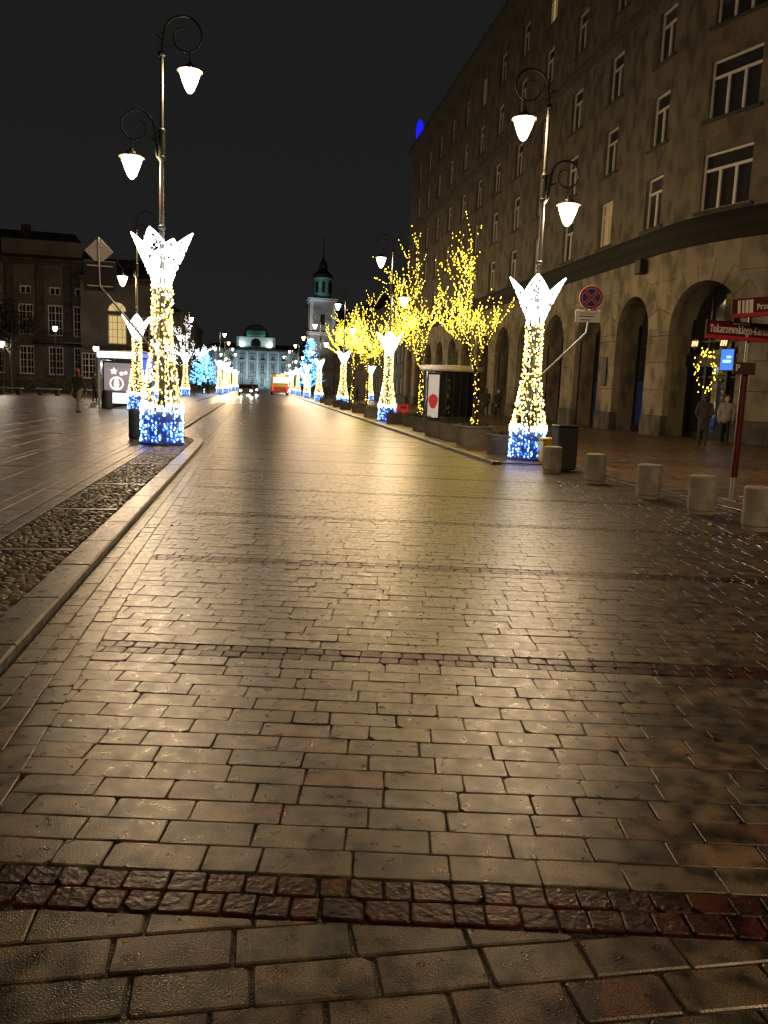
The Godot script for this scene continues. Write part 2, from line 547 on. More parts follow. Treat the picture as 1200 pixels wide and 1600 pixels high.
func build_carriageway() -> void:
	var road := setting("road")
	sheet(road, "joint_bed", PackedVector2Array([Vector2(-1.25, 6), Vector2(6.5, 6), Vector2(6.5, -16.8), Vector2(4.98, -16.8), Vector2(4.98, -62), Vector2(-1.25, -62)]), -0.014, M["joint"])
	sheet(road, "far_surface", PackedVector2Array([Vector2(-4.4, -62), Vector2(4.98, -62), Vector2(4.98, -272), Vector2(-4.4, -272)]), -0.004, M["wet granite"], GRANITE)
	var region := PackedVector2Array([Vector2(-0.86, 5), Vector2(6.5, 5), Vector2(6.5, -16.8), Vector2(4.98, -16.8), Vector2(4.98, -62), Vector2(-0.86, -62)])
	var cu := Vector2(cos(deg_to_rad(SKEW)), sin(deg_to_rad(SKEW)))
	var cn := Vector2(sin(deg_to_rad(SKEW)), -cos(deg_to_rad(SKEW)))
	var blocks := []
	var setts := []
	var w := 2.14
	var band := 0
	while w < 62.0:
		# two courses of small dark red setts
		for row in 2:
			var u := -14.0 + rng.randf() * 0.1
			while u < 9.0:
				var l := rng.randf_range(0.085, 0.135)
				var c := cu * u + cn * (w + row * 0.1)
				if c.x > -1.2 and c.x < 6.7 and c.y > -62.2:
					for q in clipped(rect(c, cu * l, cn * 0.1, 0.0025), region):
						setts.append(piece(worn(q, 0.003, 0.012) if q.size() == 4 and w < 12 else q, rng.randf_range(-0.0015, 0.0), 0.0045, 0.02, red_tone(), 0.009))
				u += l
		w += 0.205
		var stop: float = [4.36, 6.77, 9.22][band] if band < 3 else w + 2.22
		var rows := int(round((stop - w) / 0.147))
		var dw := (stop - w) / rows
		for row in rows:
			var u := -14.0 + rng.randf() * 0.3
			while u < 9.0:
				var l := rng.randf_range(0.265, 0.315)
				if rng.randf() < 0.07: l *= 0.6
				var c := cu * u + cn * (w + row * dw)
				if c.x > -1.3 and c.x < 6.7 and c.y > -62.2:
					for q in clipped(rect(c, cu * l, cn * dw, 0.0022), region):
						blocks.append(piece(worn(q, 0.003, 0.011) if q.size() == 4 and w < 9 else q, 0.0, 0.0035, 0.02, granite_tone(), 0.004))
				u += l
		w = stop
		band += 1
	lay(road, "paving_stone", blocks, M["wet granite"])
	lay(road, "red_sett", setts, M["wet sett"], 240)
	# three rows of gutter stones along the kerb
	var gut := []
	for row in 3:
		var z := 3.0 + rng.randf() * 0.2
		while z > -61.5:
			var l := rng.randf_range(0.17, 0.27)
			var q := rect(Vector2(-1.245 + row * 0.128, z), Vector2(0.128, 0), Vector2(0, -l), 0.003)
			gut.append(piece(worn(q, 0.003, 0.01) if z > -9 else q, -0.004, 0.004, 0.02, granite_tone() * 0.9, 0.006))
			z -= l
	lay(road, "gutter_stone", gut, M["wet granite"], 220)
	# the lay-by before the bus stop
	var bay := setting("bus_bay")
	sheet(bay, "joint_bed", PackedVector2Array([Vector2(-1.25, -20), Vector2(-1.25, -62), Vector2(-4.6, -62), Vector2(-4.6, -26)]), -0.016, M["joint"])
	var bays := []
	var reg := PackedVector2Array([Vector2(-1.26, -21.2), Vector2(-1.26, -61.9), Vector2(-4.3, -61.9), Vector2(-4.3, -27.5), Vector2(-3.6, -25.6), Vector2(-2.2, -23.4)])
	var zz := -21.0
	while zz > -62.0:
		var x := -4.8 + rng.randf() * 0.2
		while x < -1.2:
			var l := rng.randf_range(0.24, 0.32)
			for q in clipped(rect(Vector2(x, zz), Vector2(l, 0), Vector2(0, -0.16), 0.004), reg):
				bays.append(piece(q, -0.004, 0.006, 0.02, granite_tone(), 0.005))
			x += l
		zz -= 0.16
	lay(bay, "paving_stone", bays, M["wet granite"], 60)
	# the crossing in the foreground: large blocks square to the street
	var near := setting("crossing")
	sheet(near, "joint_bed", PackedVector2Array([Vector2(-4, 3.2), Vector2(8, 3.2), Vector2(8, -0.3), Vector2(6.5, -1.2), Vector2(-1.24, -2.4), Vector2(-4, -2.4)]), -0.018, M["joint"])
	var nreg := PackedVector2Array()
	for p in [cu * -4.0 + cn * 2.13, cu * 8.0 + cn * 2.13]: nreg.append(p)
	nreg.append_array(PackedVector2Array([Vector2(8, 3), Vector2(-4, 3)]))
	var slabs := []
	var z2 := -2.42
	var r2 := 0
	while z2 < 1.5:
		var x := -2.5 + (0.14 if r2 % 2 else 0.0) + rng.randf() * 0.05
		while x < 5.0:
			var l := rng.randf_range(0.27, 0.325)
			var b := Vector2(0.0, 0.150)
			for q in clipped(rect(Vector2(x, z2 + x * -0.012), Vector2(l, l * -0.012), b, 0.0045), nreg):
				slabs.append(piece(worn(q, 0.003, 0.012) if q.size() == 4 else q, -0.004, 0.005, 0.02, granite_tone() * 0.92, 0.004))
			x += l
		z2 += 0.150
		r2 += 1
	lay(near, "paving_stone", slabs, M["wet granite"], 160)

func kerb_line() -> Array:
	var pts := []
	for k in 24: pts.append(Vector2(-1.25, 2.5 - k))
	pts.append_array([Vector2(-1.32, -21.3), Vector2(-1.62, -22.2), Vector2(-2.15, -23.1), Vector2(-2.8, -24.0), Vector2(-3.4, -24.9), Vector2(-3.85, -25.9), Vector2(-4.15, -26.9), Vector2(-4.28, -27.9)])
	for k in 34: pts.append(Vector2(-4.3, -28.9 - k))
	return pts

func build_pavements() -> void:
	var H := 0.06
	var left := setting("left_pavement")
	var pts := kerb_line()
	var list := []
	var inner := []
	for k in pts.size():
		var d: Vector2 = (pts[mini(k + 1, pts.size() - 1)] - pts[maxi(k - 1, 0)]).normalized()
		inner.append(pts[k] + Vector2(d.y, -d.x) * 0.24)
	for k in pts.size() - 1:
		var a: Vector2 = pts[k]
		var b: Vector2 = pts[k + 1]
		var t := (b - a).normalized() * 0.003
		var q := PackedVector2Array([a + t, b - t, inner[k + 1] - t, inner[k] + t])
		list.append(piece(q, H + 0.004, 0.014, 0.14, granite_tone() * 1.15, 0.001))
	var kerb := setting("left_kerb")
	lay(kerb, "kerbstone", list, M["wet granite"])
	# rough setts between kerb and slabs, crossed by narrow strips
	var base := PackedVector2Array()
	for p in inner: base.append(p)
	base.append_array(PackedVector2Array([Vector2(-4.5, -120), Vector2(-60, -120), Vector2(-60, 6), Vector2(-1.49, 6)]))
	sheet(left, "joint_bed", base, H - 0.03, M["joint"])
	var setts := []
	var strips := []
	var cross := [-2.4, -4.75, -7.1, -9.4, -11.75, -14.7, -17.0, -19.6]
	var z := 2.0
	while z > -21.5:
		var strip := false
		for cz in cross:
			if absf(z - cz) < 0.05: strip = true
		if strip:
			strips.append(piece(rect(Vector2(-2.2, z + 0.06), Vector2(0.7, 0), Vector2(0, -0.12), 0.004), H, 0.006, 0.03, granite_tone() * 0.75, 0.002))
			z -= 0.125
			continue
		var x := -2.2
		while x < -1.56:
			var l := rng.randf_range(0.06, 0.1)
			var q := rect(Vector2(x, z), Vector2(minf(l, -1.5 - x), 0), Vector2(rng.randf_range(-0.01, 0.01), -0.082), 0.005)
			setts.append(piece(worn(q, 0.006, 0.02) if z > -10 else q, H - 0.002 + rng.randf_range(-0.007, 0.006), 0.016, 0.03, Color(0.30, 0.255, 0.175) * rng.randf_range(0.75, 1.25), 0.05))
			x += l
		z -= 0.082
	lay(left, "rough_sett", setts, M["wet sett"])
	lay(left, "cross_strip", strips, M["wet granite"])
	# long rows of slabs, a dark drain row beside the setts
	var slabs := []
	var drains := []
	var rowx := -2.21
	var row := 0
	while rowx > -16.0:
		var wd := 0.17 if row == 0 else (0.28 if row == 1 else (0.16 if row % 3 == 2 else 0.62))
		var zz := 2.5 - rng.randf()
		while zz > -62.0:
			var l := rng.randf_range(0.85, 0.95) if row > 0 else 0.5
			if rowx - wd < -2.2:
				var q := rect(Vector2(rowx - wd, zz), Vector2(wd, 0), Vector2(0, -l), 0.004)
				var tone := LEFT_SLAB * rng.randf_range(0.8, 1.15)
				if row % 3 == 2: tone = Color(0.19, 0.165, 0.13) * rng.randf_range(0.85, 1.1)
				if row == 0: tone = Color(0.055, 0.046, 0.038)
				(drains if row == 0 else slabs).append(piece(q, H - (0.006 if row == 0 else 0.0), 0.005, 0.03, tone, 0.002))
			zz -= l
		rowx -= wd
		row += 1
	lay(left, "slab", slabs, M["wet slab"])
	lay(left, "drain_stone", drains, M["wet slab"], 60)
	sheet(left, "square_surface", PackedVector2Array([Vector2(rowx, 3), Vector2(rowx, -62), Vector2(-4.5, -62), Vector2(-4.5, -285), Vector2(-120, -285), Vector2(-120, 3)]), H - 0.004, M["wet slab"], LEFT_SLAB)
	# right side: low kerb from the first planter on, brownish slabs to the house wall
	var HR := 0.03
	var rk := setting("right_kerb")
	var kl := []
	var kz := -16.8
	while kz > -110.0:
		kl.append(piece(rect(Vector2(4.985, kz), Vector2(0.2, 0), Vector2(0, -1.0), 0.003), HR + 0.055, 0.012, 0.14, granite_tone() * 0.9, 0.001))
		kz -= 1.0
	lay(rk, "kerbstone", kl, M["wet granite"])
	var right := setting("right_pavement")
	sheet(right, "joint_bed", PackedVector2Array([Vector2(6.5, 8), Vector2(60, 8), Vector2(60, -120), Vector2(5.18, -120), Vector2(5.18, -16.8), Vector2(6.5, -16.8)]), HR - 0.025, M["joint"])
	var rs := []
	var x2 := 5.19
	while x2 < 17.5:
		var wd := 0.5
		var z3 := -4.0 - rng.randf() * 0.5
		while z3 > -60.0:
			if x2 > 6.5 or z3 < -16.8:
				var q := rect(Vector2(x2, z3), Vector2(wd, 0), Vector2(0, -0.5), 0.003)
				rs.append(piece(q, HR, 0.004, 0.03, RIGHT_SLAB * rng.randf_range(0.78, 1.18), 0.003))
			z3 -= 0.5
		x2 += wd
	lay(right, "slab", rs, M["wet slab"])
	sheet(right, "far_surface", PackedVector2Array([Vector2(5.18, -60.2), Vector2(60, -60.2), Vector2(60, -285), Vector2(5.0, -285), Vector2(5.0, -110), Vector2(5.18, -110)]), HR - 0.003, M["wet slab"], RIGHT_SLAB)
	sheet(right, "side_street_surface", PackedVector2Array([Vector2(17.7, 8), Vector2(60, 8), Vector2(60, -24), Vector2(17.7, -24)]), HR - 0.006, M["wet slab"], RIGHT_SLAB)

# ---------------------------------------------------------------- street lamp
func scroll(g: G, foot: Vector3, side: float, size: float) -> Vector3:
	# a stem that rises, curls over and winds into a spiral; returns where the lantern hangs
	var pts := []
	var rad := []
	var c := foot + Vector3(side * 0.5 * size, 0.42 * size, 0)
	for k in 8:
		var t := k / 8.0
		pts.append(foot + Vector3(side * 0.05 * size * t * t, 0.42 * size * t, 0))
		rad.append(0.026)
	for k in 56:
		var a := PI - TAU * 1.32 * k / 55.0
		var r := size * 0.45 * (1.0 - 0.7 * pow(k / 55.0, 1.5))
		pts.append(c + Vector3(side * cos(a) * r, sin(a) * r, 0))
		rad.append(0.026 - 0.014 * k / 55.0)
	g.tube(pts, rad, 7)
	# little leaves on the stem
	for a in [[0.1, 0.16, 0.2], [0.3, 0.2, -0.16]]:
		var p: Vector3 = foot + Vector3(0, a[0] * size, 0)
		var q := []
		for k in 9:
			var t := k / 8.0
			q.append(p + Vector3(side * a[2] * sin(t * 3.6) * size, (a[1] * t + 0.05 * sin(t * 6.0)) * size, 0))
		g.tube(q, [0.014, 0.014, 0.013, 0.013, 0.012, 0.012, 0.011, 0.01, 0.008], 5)
	return c + Vector3(side * 0.12 * size, -0.43 * size, 0)

func lantern(under: Node3D, hang: Vector3, energy: float) -> void:
	var g := G.new()
	g.tube([hang + Vector3(0, 0.125, 0), hang - Vector3(0, 0.12, 0)], [0.018, 0.02], 6)
	g.lathe([Vector2(0.0, -0.24), Vector2(0.20, -0.275), Vector2(0.275, -0.285), Vector2(0.27, -0.26), Vector2(0.13, -0.22), Vector2(0.10, -0.16), Vector2(0.06, -0.14), Vector2(0.05, -0.10), Vector2(0.0, -0.10)], 18, hang)
	var cap := part(under, "lantern", g, M["iron"])
	var b := G.new()
	b.lathe([Vector2(0.0, -0.73), Vector2(0.045, -0.715), Vector2(0.095, -0.65), Vector2(0.165, -0.48), Vector2(0.208, -0.35), Vector2(0.212, -0.31), Vector2(0.19, -0.286), Vector2(0.0, -0.282)], 18, hang)
	part(cap, "lamp_glass", b, M["lantern light"])
	lamp(cap, hang + Vector3(0, -0.44, 0), energy, lin(1.0, 0.675, 0.36), 0.12)

func street_lamp(label: String, where: Vector3, side: float, k: float, energy: float, group := "") -> Node3D:
	# side: +1 the tall arm reaches towards +x
	var o := thing("street_lamp", label, "street lamp", where, 0.0, group)
	var g := G.new()
	g.lathe([Vector2(0.0, 0.0), Vector2(0.16, 0.0), Vector2(0.16, 0.1), Vector2(0.12, 0.18), Vector2(0.11, 0.8), Vector2(0.085, 0.95), Vector2(0.075, 1.1)], 14)
	part(o, "base", g, M["iron"])
	var p := G.new()
	p.tube([Vector3(0, 1.05, 0), Vector3(0, 6.0 * k, 0)], [0.07, 0.05], 12)
	p.tube([Vector3(0, 6.0 * k, 0), Vector3(0, 8.35 * k, 0)], [0.042, 0.036], 12)
	part(o, "pole", p, M["pole paint"])
	var r := G.new()
	for h in [4.75, 6.2, 6.75, 8.3]:
		r.lathe([Vector2(0.0, -0.05), Vector2(0.06, -0.05), Vector2(0.085, -0.02), Vector2(0.085, 0.02), Vector2(0.06, 0.05), Vector2(0.0, 0.05)], 12, Vector3(0, h * k, 0))
	r.tube([Vector3(0, 6.2 * k, 0), Vector3(0, 6.75 * k, 0)], [0.075, 0.07], 10)
	part(o, "collar", r, M["iron"])
	var a := G.new()
	var hang := scroll(a, Vector3(0, 8.3 * k, 0), side, 0.95 * k)
	part(o, "scroll_arm", a, M["iron"])
	var b := G.new()
	b.tube([Vector3(0, 6.1 * k, 0), Vector3(-side * 0.10, 6.25 * k, 0), Vector3(-side * 0.12, 6.5 * k, 0)], [0.03, 0.03, 0.028], 7)
	var hang2 := scroll(b, Vector3(-side * 0.12, 6.45 * k, 0), -side, 0.82 * k)
	part(o, "scroll_arm", b, M["iron"])
	lantern(o, hang, energy)
	lantern(o, hang2, energy * 0.85)
	return o

# ---------------------------------------------------------------- tulip-shaped light decoration
var tulip_parts := {}

func ring_radius(y: float) -> float:
	if y < 0.74: return 0.40
	if y < 2.0: return lerpf(0.42, 0.20, pow((y - 0.74) / 1.26, 0.8))
	if y < 3.15: return 0.19
	return 0.19

func petal_point(s: float, t: float, yaw: float) -> Vector3:     # s across -1..1, t up 0..1
	var w := 0.06 + 0.24 * smoothstep(0.16, 0.6, t)
	if t > 0.6: w = 0.30 * pow((1.0 - t) / 0.4, 0.8)
	var r := 0.15 + 0.47 * t
	var p := Vector3(r - 0.19 * s * s * sin(PI * t), 3.08 + 1.17 * t - 0.12 * t * t, s * w)
	return Basis(Vector3.UP, yaw) * p

func make_tulip_meshes() -> void:
	rng.seed = 77
	var warm := G.new()
	var white := G.new()
	var pale := G.new()
	var blue := G.new()
	var ice := G.new()
	for k in 760:                                # bulbs hang in vertical strings round the stem
		var col := rng.randi() % 26
		var y := 0.76 + 2.4 * pow(rng.randf(), 1.18)
		var a := TAU * col / 26 + rng.randfn(0, 0.05)
		var r := ring_radius(y) + rng.randf_range(-0.015, 0.03)
		(pale if rng.randf() < 0.33 else warm).bulb(Vector3(cos(a) * r, y, sin(a) * r), rng.randf_range(0.011, 0.019), rng.randf_range(0.018, 0.034), Vector3(rng.randfn(0, 0.2), 1, rng.randfn(0, 0.2)).normalized())
	for k in 110:
		var a := rng.randf() * TAU
		var y := rng.randf_range(0.66, 0.80)
		white.bulb(Vector3(cos(a) * 0.425, y, sin(a) * 0.425), 0.02, 0.034)
	for k in 420:
		var a := TAU * (rng.randi() % 34) / 34 + rng.randfn(0, 0.03)
		var y := rng.randf_range(0.06, 0.72)
		var r := 0.41 + rng.randf_range(-0.01, 0.02)
		var h := rng.randf()
		(blue if h < 0.5 else ice).bulb(Vector3(cos(a) * r, y, sin(a) * r), rng.randf_range(0.010, 0.017), rng.randf_range(0.016, 0.03), Vector3(rng.randfn(0, 0.25), 1, rng.randfn(0, 0.25)).normalized())
	for q in 4:
		for k in 250:
			var t := pow(rng.randf(), 0.7)
			var s := rng.randf_range(-1, 1)
			var p := petal_point(s, t, q * PI / 2)
			(pale if rng.randf() < 0.16 else white).bulb(p, rng.randf_range(0.011, 0.018), rng.randf_range(0.018, 0.03), Vector3(rng.randfn(0, 0.3), 1, rng.randfn(0, 0.3)).normalized())
		for s in [-1.0, 1.0]:                        # rope light along the rim
			var pts := []
			var rad := []
			for k in 25:
				pts.append(petal_point(s, k / 24.0, q * PI / 2))
				rad.append(0.017)
			white.tube(pts, rad, 5)
	var f := G.new()
	for k in 13:
		var a := TAU * k / 13
		var pts := []
		var rad := []
		for y in [0.02, 0.74, 1.0, 1.4, 2.0, 3.14]:
			pts.append(Vector3(cos(a), 0, sin(a)) * (ring_radius(y) - 0.02) + Vector3(0, y, 0))
			rad.append(0.006)
		f.tube(pts, rad, 4)
	for y in [0.03, 0.4, 0.74, 1.3, 2.0, 2.6, 3.14]:
		var pts := []
		var rad := []
		for k in 19:
			pts.append(Vector3(cos(TAU * k / 18), 0, sin(TAU * k / 18)) * (ring_radius(y) - 0.02) + Vector3(0, y, 0))
			rad.append(0.008)
		f.tube(pts, rad, 4)
	for q in 4:
		for s in [-0.5, 0.0, 0.5]:
			var pts := []
			var rad := []
			for k in 9:
				pts.append(petal_point(s, k / 8.0, q * PI / 2))
				rad.append(0.005)
			f.tube(pts, rad, 4)
	var d := G.new()
	d.lathe([Vector2(0.0, 0.0), Vector2(0.44, 0.0), Vector2(0.44, 0.05), Vector2(0.38, 0.06), Vector2(0.37, 0.70), Vector2(0.30, 0.71)], 24)  # unseen drum added inside the base to catch the blue bulbs' light
	tulip_parts = {"frame": [f.mesh(), "wire"], "added_drum": [d.mesh(), "blue drum"], "warm_light_string": [warm.mesh(), "warm bulb light"], "pale_light_string": [pale.mesh(), "pale bulb light"], "petal_light_string": [white.mesh(), "white bulb light"], "blue_light_string": [blue.mesh(), "blue bulb light"], "ice_light_string": [ice.mesh(), "ice bulb light"]}

func tulip(label: String, where: Vector3, turn: float, k: float, group := "") -> Node3D:
	var o := thing("tulip_light_decoration", label, "light decoration", where, turn, group)
	for called in tulip_parts:
		var p := part(o, called, tulip_parts[called][0], M[tulip_parts[called][1]], called.ends_with("string"))
		p.scale = Vector3.ONE * k
	lamp(o, Vector3(0, 3.75 * k, 0), 1.3, lin(0.95, 0.95, 1.0), 0.3)
	lamp(o, Vector3(0, 1.3 * k, 0), 0.6, lin(1.0, 0.74, 0.3), 0.25)
	return o

# ---------------------------------------------------------------- trees
func grow(wood: G, tips: Array, p: Vector3, d: Vector3, l: float, r: float, level: int, upward: float) -> void:
	var pts := [p]
	var rad := [r]
	var steps := 4
	var q := p
	var dir := d
	for k in steps:
		dir = (dir + Vector3(rng.randfn(0, 0.09), rng.randfn(0, 0.05) + upward, rng.randfn(0, 0.09))).normalized()
		q += dir * l / steps
		pts.append(q)
		rad.append(r * (1.0 - 0.5 * (k + 1) / steps))
	wood.tube(pts, rad, 7 if level < 2 else 5, level > 2)
	tips.append([pts, rad, level])
	if level >= 4: return
	var kids := [5, 4, 3, 3][level] as int
	for k in kids:
		var t := rng.randf_range(0.45, 1.0) if k < kids - 1 else 1.0
		if level == 0 and k < kids - 1: t = rng.randf_range(0.1, 0.95)
		var i := mini(int(t * steps), steps - 1)
		var o: Vector3 = pts[i].lerp(pts[i + 1], t * steps - i)
		var side := Basis(Vector3.UP, TAU * (k + rng.randf() * 0.7) / kids + level) * Vector3(1, 0, 0)
		var nd := (dir * rng.randf_range(0.75, 1.1) + side * (rng.randf_range(0.6, 1.0) if level < 2 else rng.randf_range(0.4, 0.8))).normalized()
		if k == kids - 1: nd = (dir + side * 0.15).normalized()
		grow(wood, tips, o, nd, l * (rng.randf_range(0.55, 0.78) if k < kids - 1 else 0.8), rad[i] * 0.62, level + 1, upward)

func bare_tree(o: Node3D, seed_: int, trunk: float, l0: float, upward := 0.04) -> Array:
	rng.seed = seed_
	var wood := G.new()
	var tips := []
	wood.tube([Vector3.ZERO, Vector3(0.02, trunk * 0.4, 0.01), Vector3(0.0, trunk, 0.03)], [0.14, 0.11, 0.095], 9)
	tips.append([[Vector3.ZERO, Vector3(0.02, trunk * 0.4, 0.01), Vector3(0.0, trunk, 0.03)], [0.14, 0.11, 0.095], -1])
	var limbs := G.new()
	grow(limbs, tips, Vector3(0, trunk - 0.1, 0.02), Vector3(0, 1, 0), l0, 0.095, 0, upward)
	part(o, "trunk", wood, M["bark"])
	part(o, "limb", limbs, M["bark"])
	return tips

func string_lights(tips: Array, spacing: float, size: float, share := 1.0) -> G:
	var g := G.new()
	for t in tips:
		var pts: Array = t[0]
		for k in pts.size() - 1:
			var a: Vector3 = pts[k]
			var b: Vector3 = pts[k + 1]
			var n := maxi(1, int(a.distance_to(b) / spacing * (5.0 if t[2] < 0 else (1.7 if t[2] < 1 else 1.0))))
			for j in n:
				if rng.randf() > share: continue
				var off: Vector3 = Vector3(rng.randfn(0, 1), rng.randfn(0, 1), rng.randfn(0, 1)).normalized() * (t[1][k] + size)
				g.bulb(a.lerp(b, (j + rng.randf()) / n) + off, size * rng.randf_range(0.7, 1.1), size * rng.randf_range(1.3, 2.4), Vector3(rng.randfn(0, 0.25), 1, rng.randfn(0, 0.25)).normalized())
	return g

func lit_tree(called: String, label: String, where: Vector3, seed_: int, trunk: float, l0: float, light: String, spacing: float, size: float, group := "", upward := 0.04) -> Node3D:
	var o := thing(called, label, "tree", where, 0.0, group)
	var tips := bare_tree(o, seed_, trunk, l0, upward)
	part(o, "light_string", string_lights(tips, spacing, size), M[light], true)
	if light == "yellow bulb light":
		part(o, "pale_light_string", string_lights(tips, spacing, size * 0.9, 0.14), M["pale bulb light"], true)
		lamp(o, Vector3(0, trunk + l0 * 0.9, 0), 2.2, lin(1.0, 0.72, 0.06), 1.1)
	return o

# ---------------------------------------------------------------- people: capsules joined by a smooth minimum, meshed as surface nets
func nets(g: G, bones: Array, cell: float, k: float, turn := Transform3D()) -> void:
	var lo := Vector3.ONE * 1e9
	var hi := -lo
	for b in bones:
		var r := maxf(b[2], b[3]) + cell * 3
		lo = lo.min(b[0] - Vector3.ONE * r).min(b[1] - Vector3.ONE * r)
		hi = hi.max(b[0] + Vector3.ONE * r).max(b[1] + Vector3.ONE * r)
	var nx := int((hi.x - lo.x) / cell) + 2
	var ny := int((hi.y - lo.y) / cell) + 2
	var nz := int((hi.z - lo.z) / cell) + 2
	var f := PackedFloat32Array()
	f.resize(nx * ny * nz)
	f.fill(0.2)
	var who := PackedByteArray()
	who.resize(nx * ny * nz)
	var near := PackedFloat32Array()
	near.resize(nx * ny * nz)
	near.fill(9.0)
	for bi in bones.size():
		var b: Array = bones[bi]
		var a: Vector3 = b[0]
		var ab: Vector3 = b[1] - a
		var ll := maxf(ab.length_squared(), 1e-8)
		var m: float = maxf(b[2], b[3]) + k + cell * 2
		var l0 := ((a.min(b[1]) - Vector3.ONE * m - lo) / cell).floor()
		var l1 := ((a.max(b[1]) + Vector3.ONE * m - lo) / cell).ceil()
		for iy in range(maxi(0, int(l0.y)), mini(ny, int(l1.y) + 1)):
			for iz in range(maxi(0, int(l0.z)), mini(nz, int(l1.z) + 1)):
				for ix in range(maxi(0, int(l0.x)), mini(nx, int(l1.x) + 1)):
					var p := lo + Vector3(ix, iy, iz) * cell - a
					var t := clampf(p.dot(ab) / ll, 0.0, 1.0)
					var d := (p - ab * t).length() - lerpf(b[2], b[3], t)
					var i := ix + nx * (iz + nz * iy)
					if d < near[i]:
						near[i] = d
						who[i] = bi
					var o := f[i]
					var h := clampf(0.5 + 0.5 * (o - d) / k, 0.0, 1.0)
					f[i] = lerpf(o, d, h) - k * h * (1.0 - h)
	var at := {}
	for iy in ny - 1:
		for iz in nz - 1:
			var row := nx * (iz + nz * iy)
			for ix in nx - 1:
				var i := row + ix
				var mask := 0
				var idx := [i, i + 1, i + nx, i + nx + 1, i + nx * nz, i + nx * nz + 1, i + nx * nz + nx, i + nx * nz + nx + 1]
				for c in 8:
					if f[idx[c]] < 0.0: mask += 1
				if mask == 0 or mask == 8: continue
				var s := Vector3.ZERO
				var cnt := 0
				for e in [[0, 1], [2, 3], [4, 5], [6, 7], [0, 2], [1, 3], [4, 6], [5, 7], [0, 4], [1, 5], [2, 6], [3, 7]]:
					var fa := f[idx[e[0]]]
					var fb := f[idx[e[1]]]
					if (fa < 0.0) == (fb < 0.0): continue
					var ca := Vector3(e[0] & 1, e[0] >> 2, (e[0] >> 1) & 1)
					var cb := Vector3(e[1] & 1, e[1] >> 2, (e[1] >> 1) & 1)
					s += ca.lerp(cb, fa / (fa - fb))
					cnt += 1
				var gx := Vector3(f[idx[1]] - f[idx[0]], f[idx[4]] - f[idx[0]], f[idx[2]] - f[idx[0]]) + Vector3(f[idx[7]] - f[idx[6]], f[idx[7]] - f[idx[3]], f[idx[7]] - f[idx[5]])
				g.col = bones[who[i]][4]
				at[i] = g.put(turn * (lo + (Vector3(ix, iy, iz) + s / cnt) * cell), (turn.basis * gx).normalized())
	var step := [1, nx * nz, nx]
	for i in at:
		for ax in 3:
			var j: int = i + step[ax]
			if (f[i] < 0.0) == (f[j] < 0.0): continue
			var u: int = step[(ax + 1) % 3]
			var w: int = step[(ax + 2) % 3]
			if not (at.has(i - u) and at.has(i - w) and at.has(i - u - w)): continue
			var q := [at[i], at[i - u], at[i - u - w], at[i - w]]
			var cr := (g.v[q[1]] - g.v[q[0]]).cross(g.v[q[2]] - g.v[q[0]])
			if cr.dot(g.n[q[0]] + g.n[q[2]]) > 0.0: g.ix.append_array(PackedInt32Array([q[0], q[2], q[1], q[0], q[3], q[2]]))
			else: g.ix.append_array(PackedInt32Array([q[0], q[1], q[2], q[0], q[2], q[3]]))

func hand(g: G, wrist: Vector3, down: Vector3, palm: Vector3, skin: Color, side: float) -> void:
	var y := down.normalized()
	var x := y.cross(palm).normalized() * side
	var z := palm.normalized()
	var b := []
	b.append([wrist, wrist + y * 0.085, 0.024, 0.02, skin])
	for k in 4:
		var o := wrist + y * 0.085 + x * (-0.028 + 0.0185 * k)
		var l: float = [0.058, 0.072, 0.076, 0.066][k]
		b.append([wrist + y * 0.03 + x * (-0.02 + 0.013 * k), o, 0.014, 0.011, skin])
		b.append([o, o + (y + z * 0.25) * l * 0.5, 0.0095, 0.009, skin])
		b.append([o + (y + z * 0.25) * l * 0.5, o + (y + z * 0.25) * l * 0.5 + (y + z * 0.8).normalized() * l * 0.5, 0.009, 0.008, skin])
	var t := wrist + y * 0.03 + x * 0.026
	b.append([t, t + (y * 0.7 + x * 0.7 + z * 0.3).normalized() * 0.04, 0.013, 0.011, skin])
	b.append([t + (y * 0.7 + x * 0.7 + z * 0.3).normalized() * 0.04, t + (y * 0.7 + x * 0.7 + z * 0.3).normalized() * 0.04 + (y + z * 0.4).normalized() * 0.03, 0.010, 0.009, skin])
	nets(g, b, 0.006, 0.004)

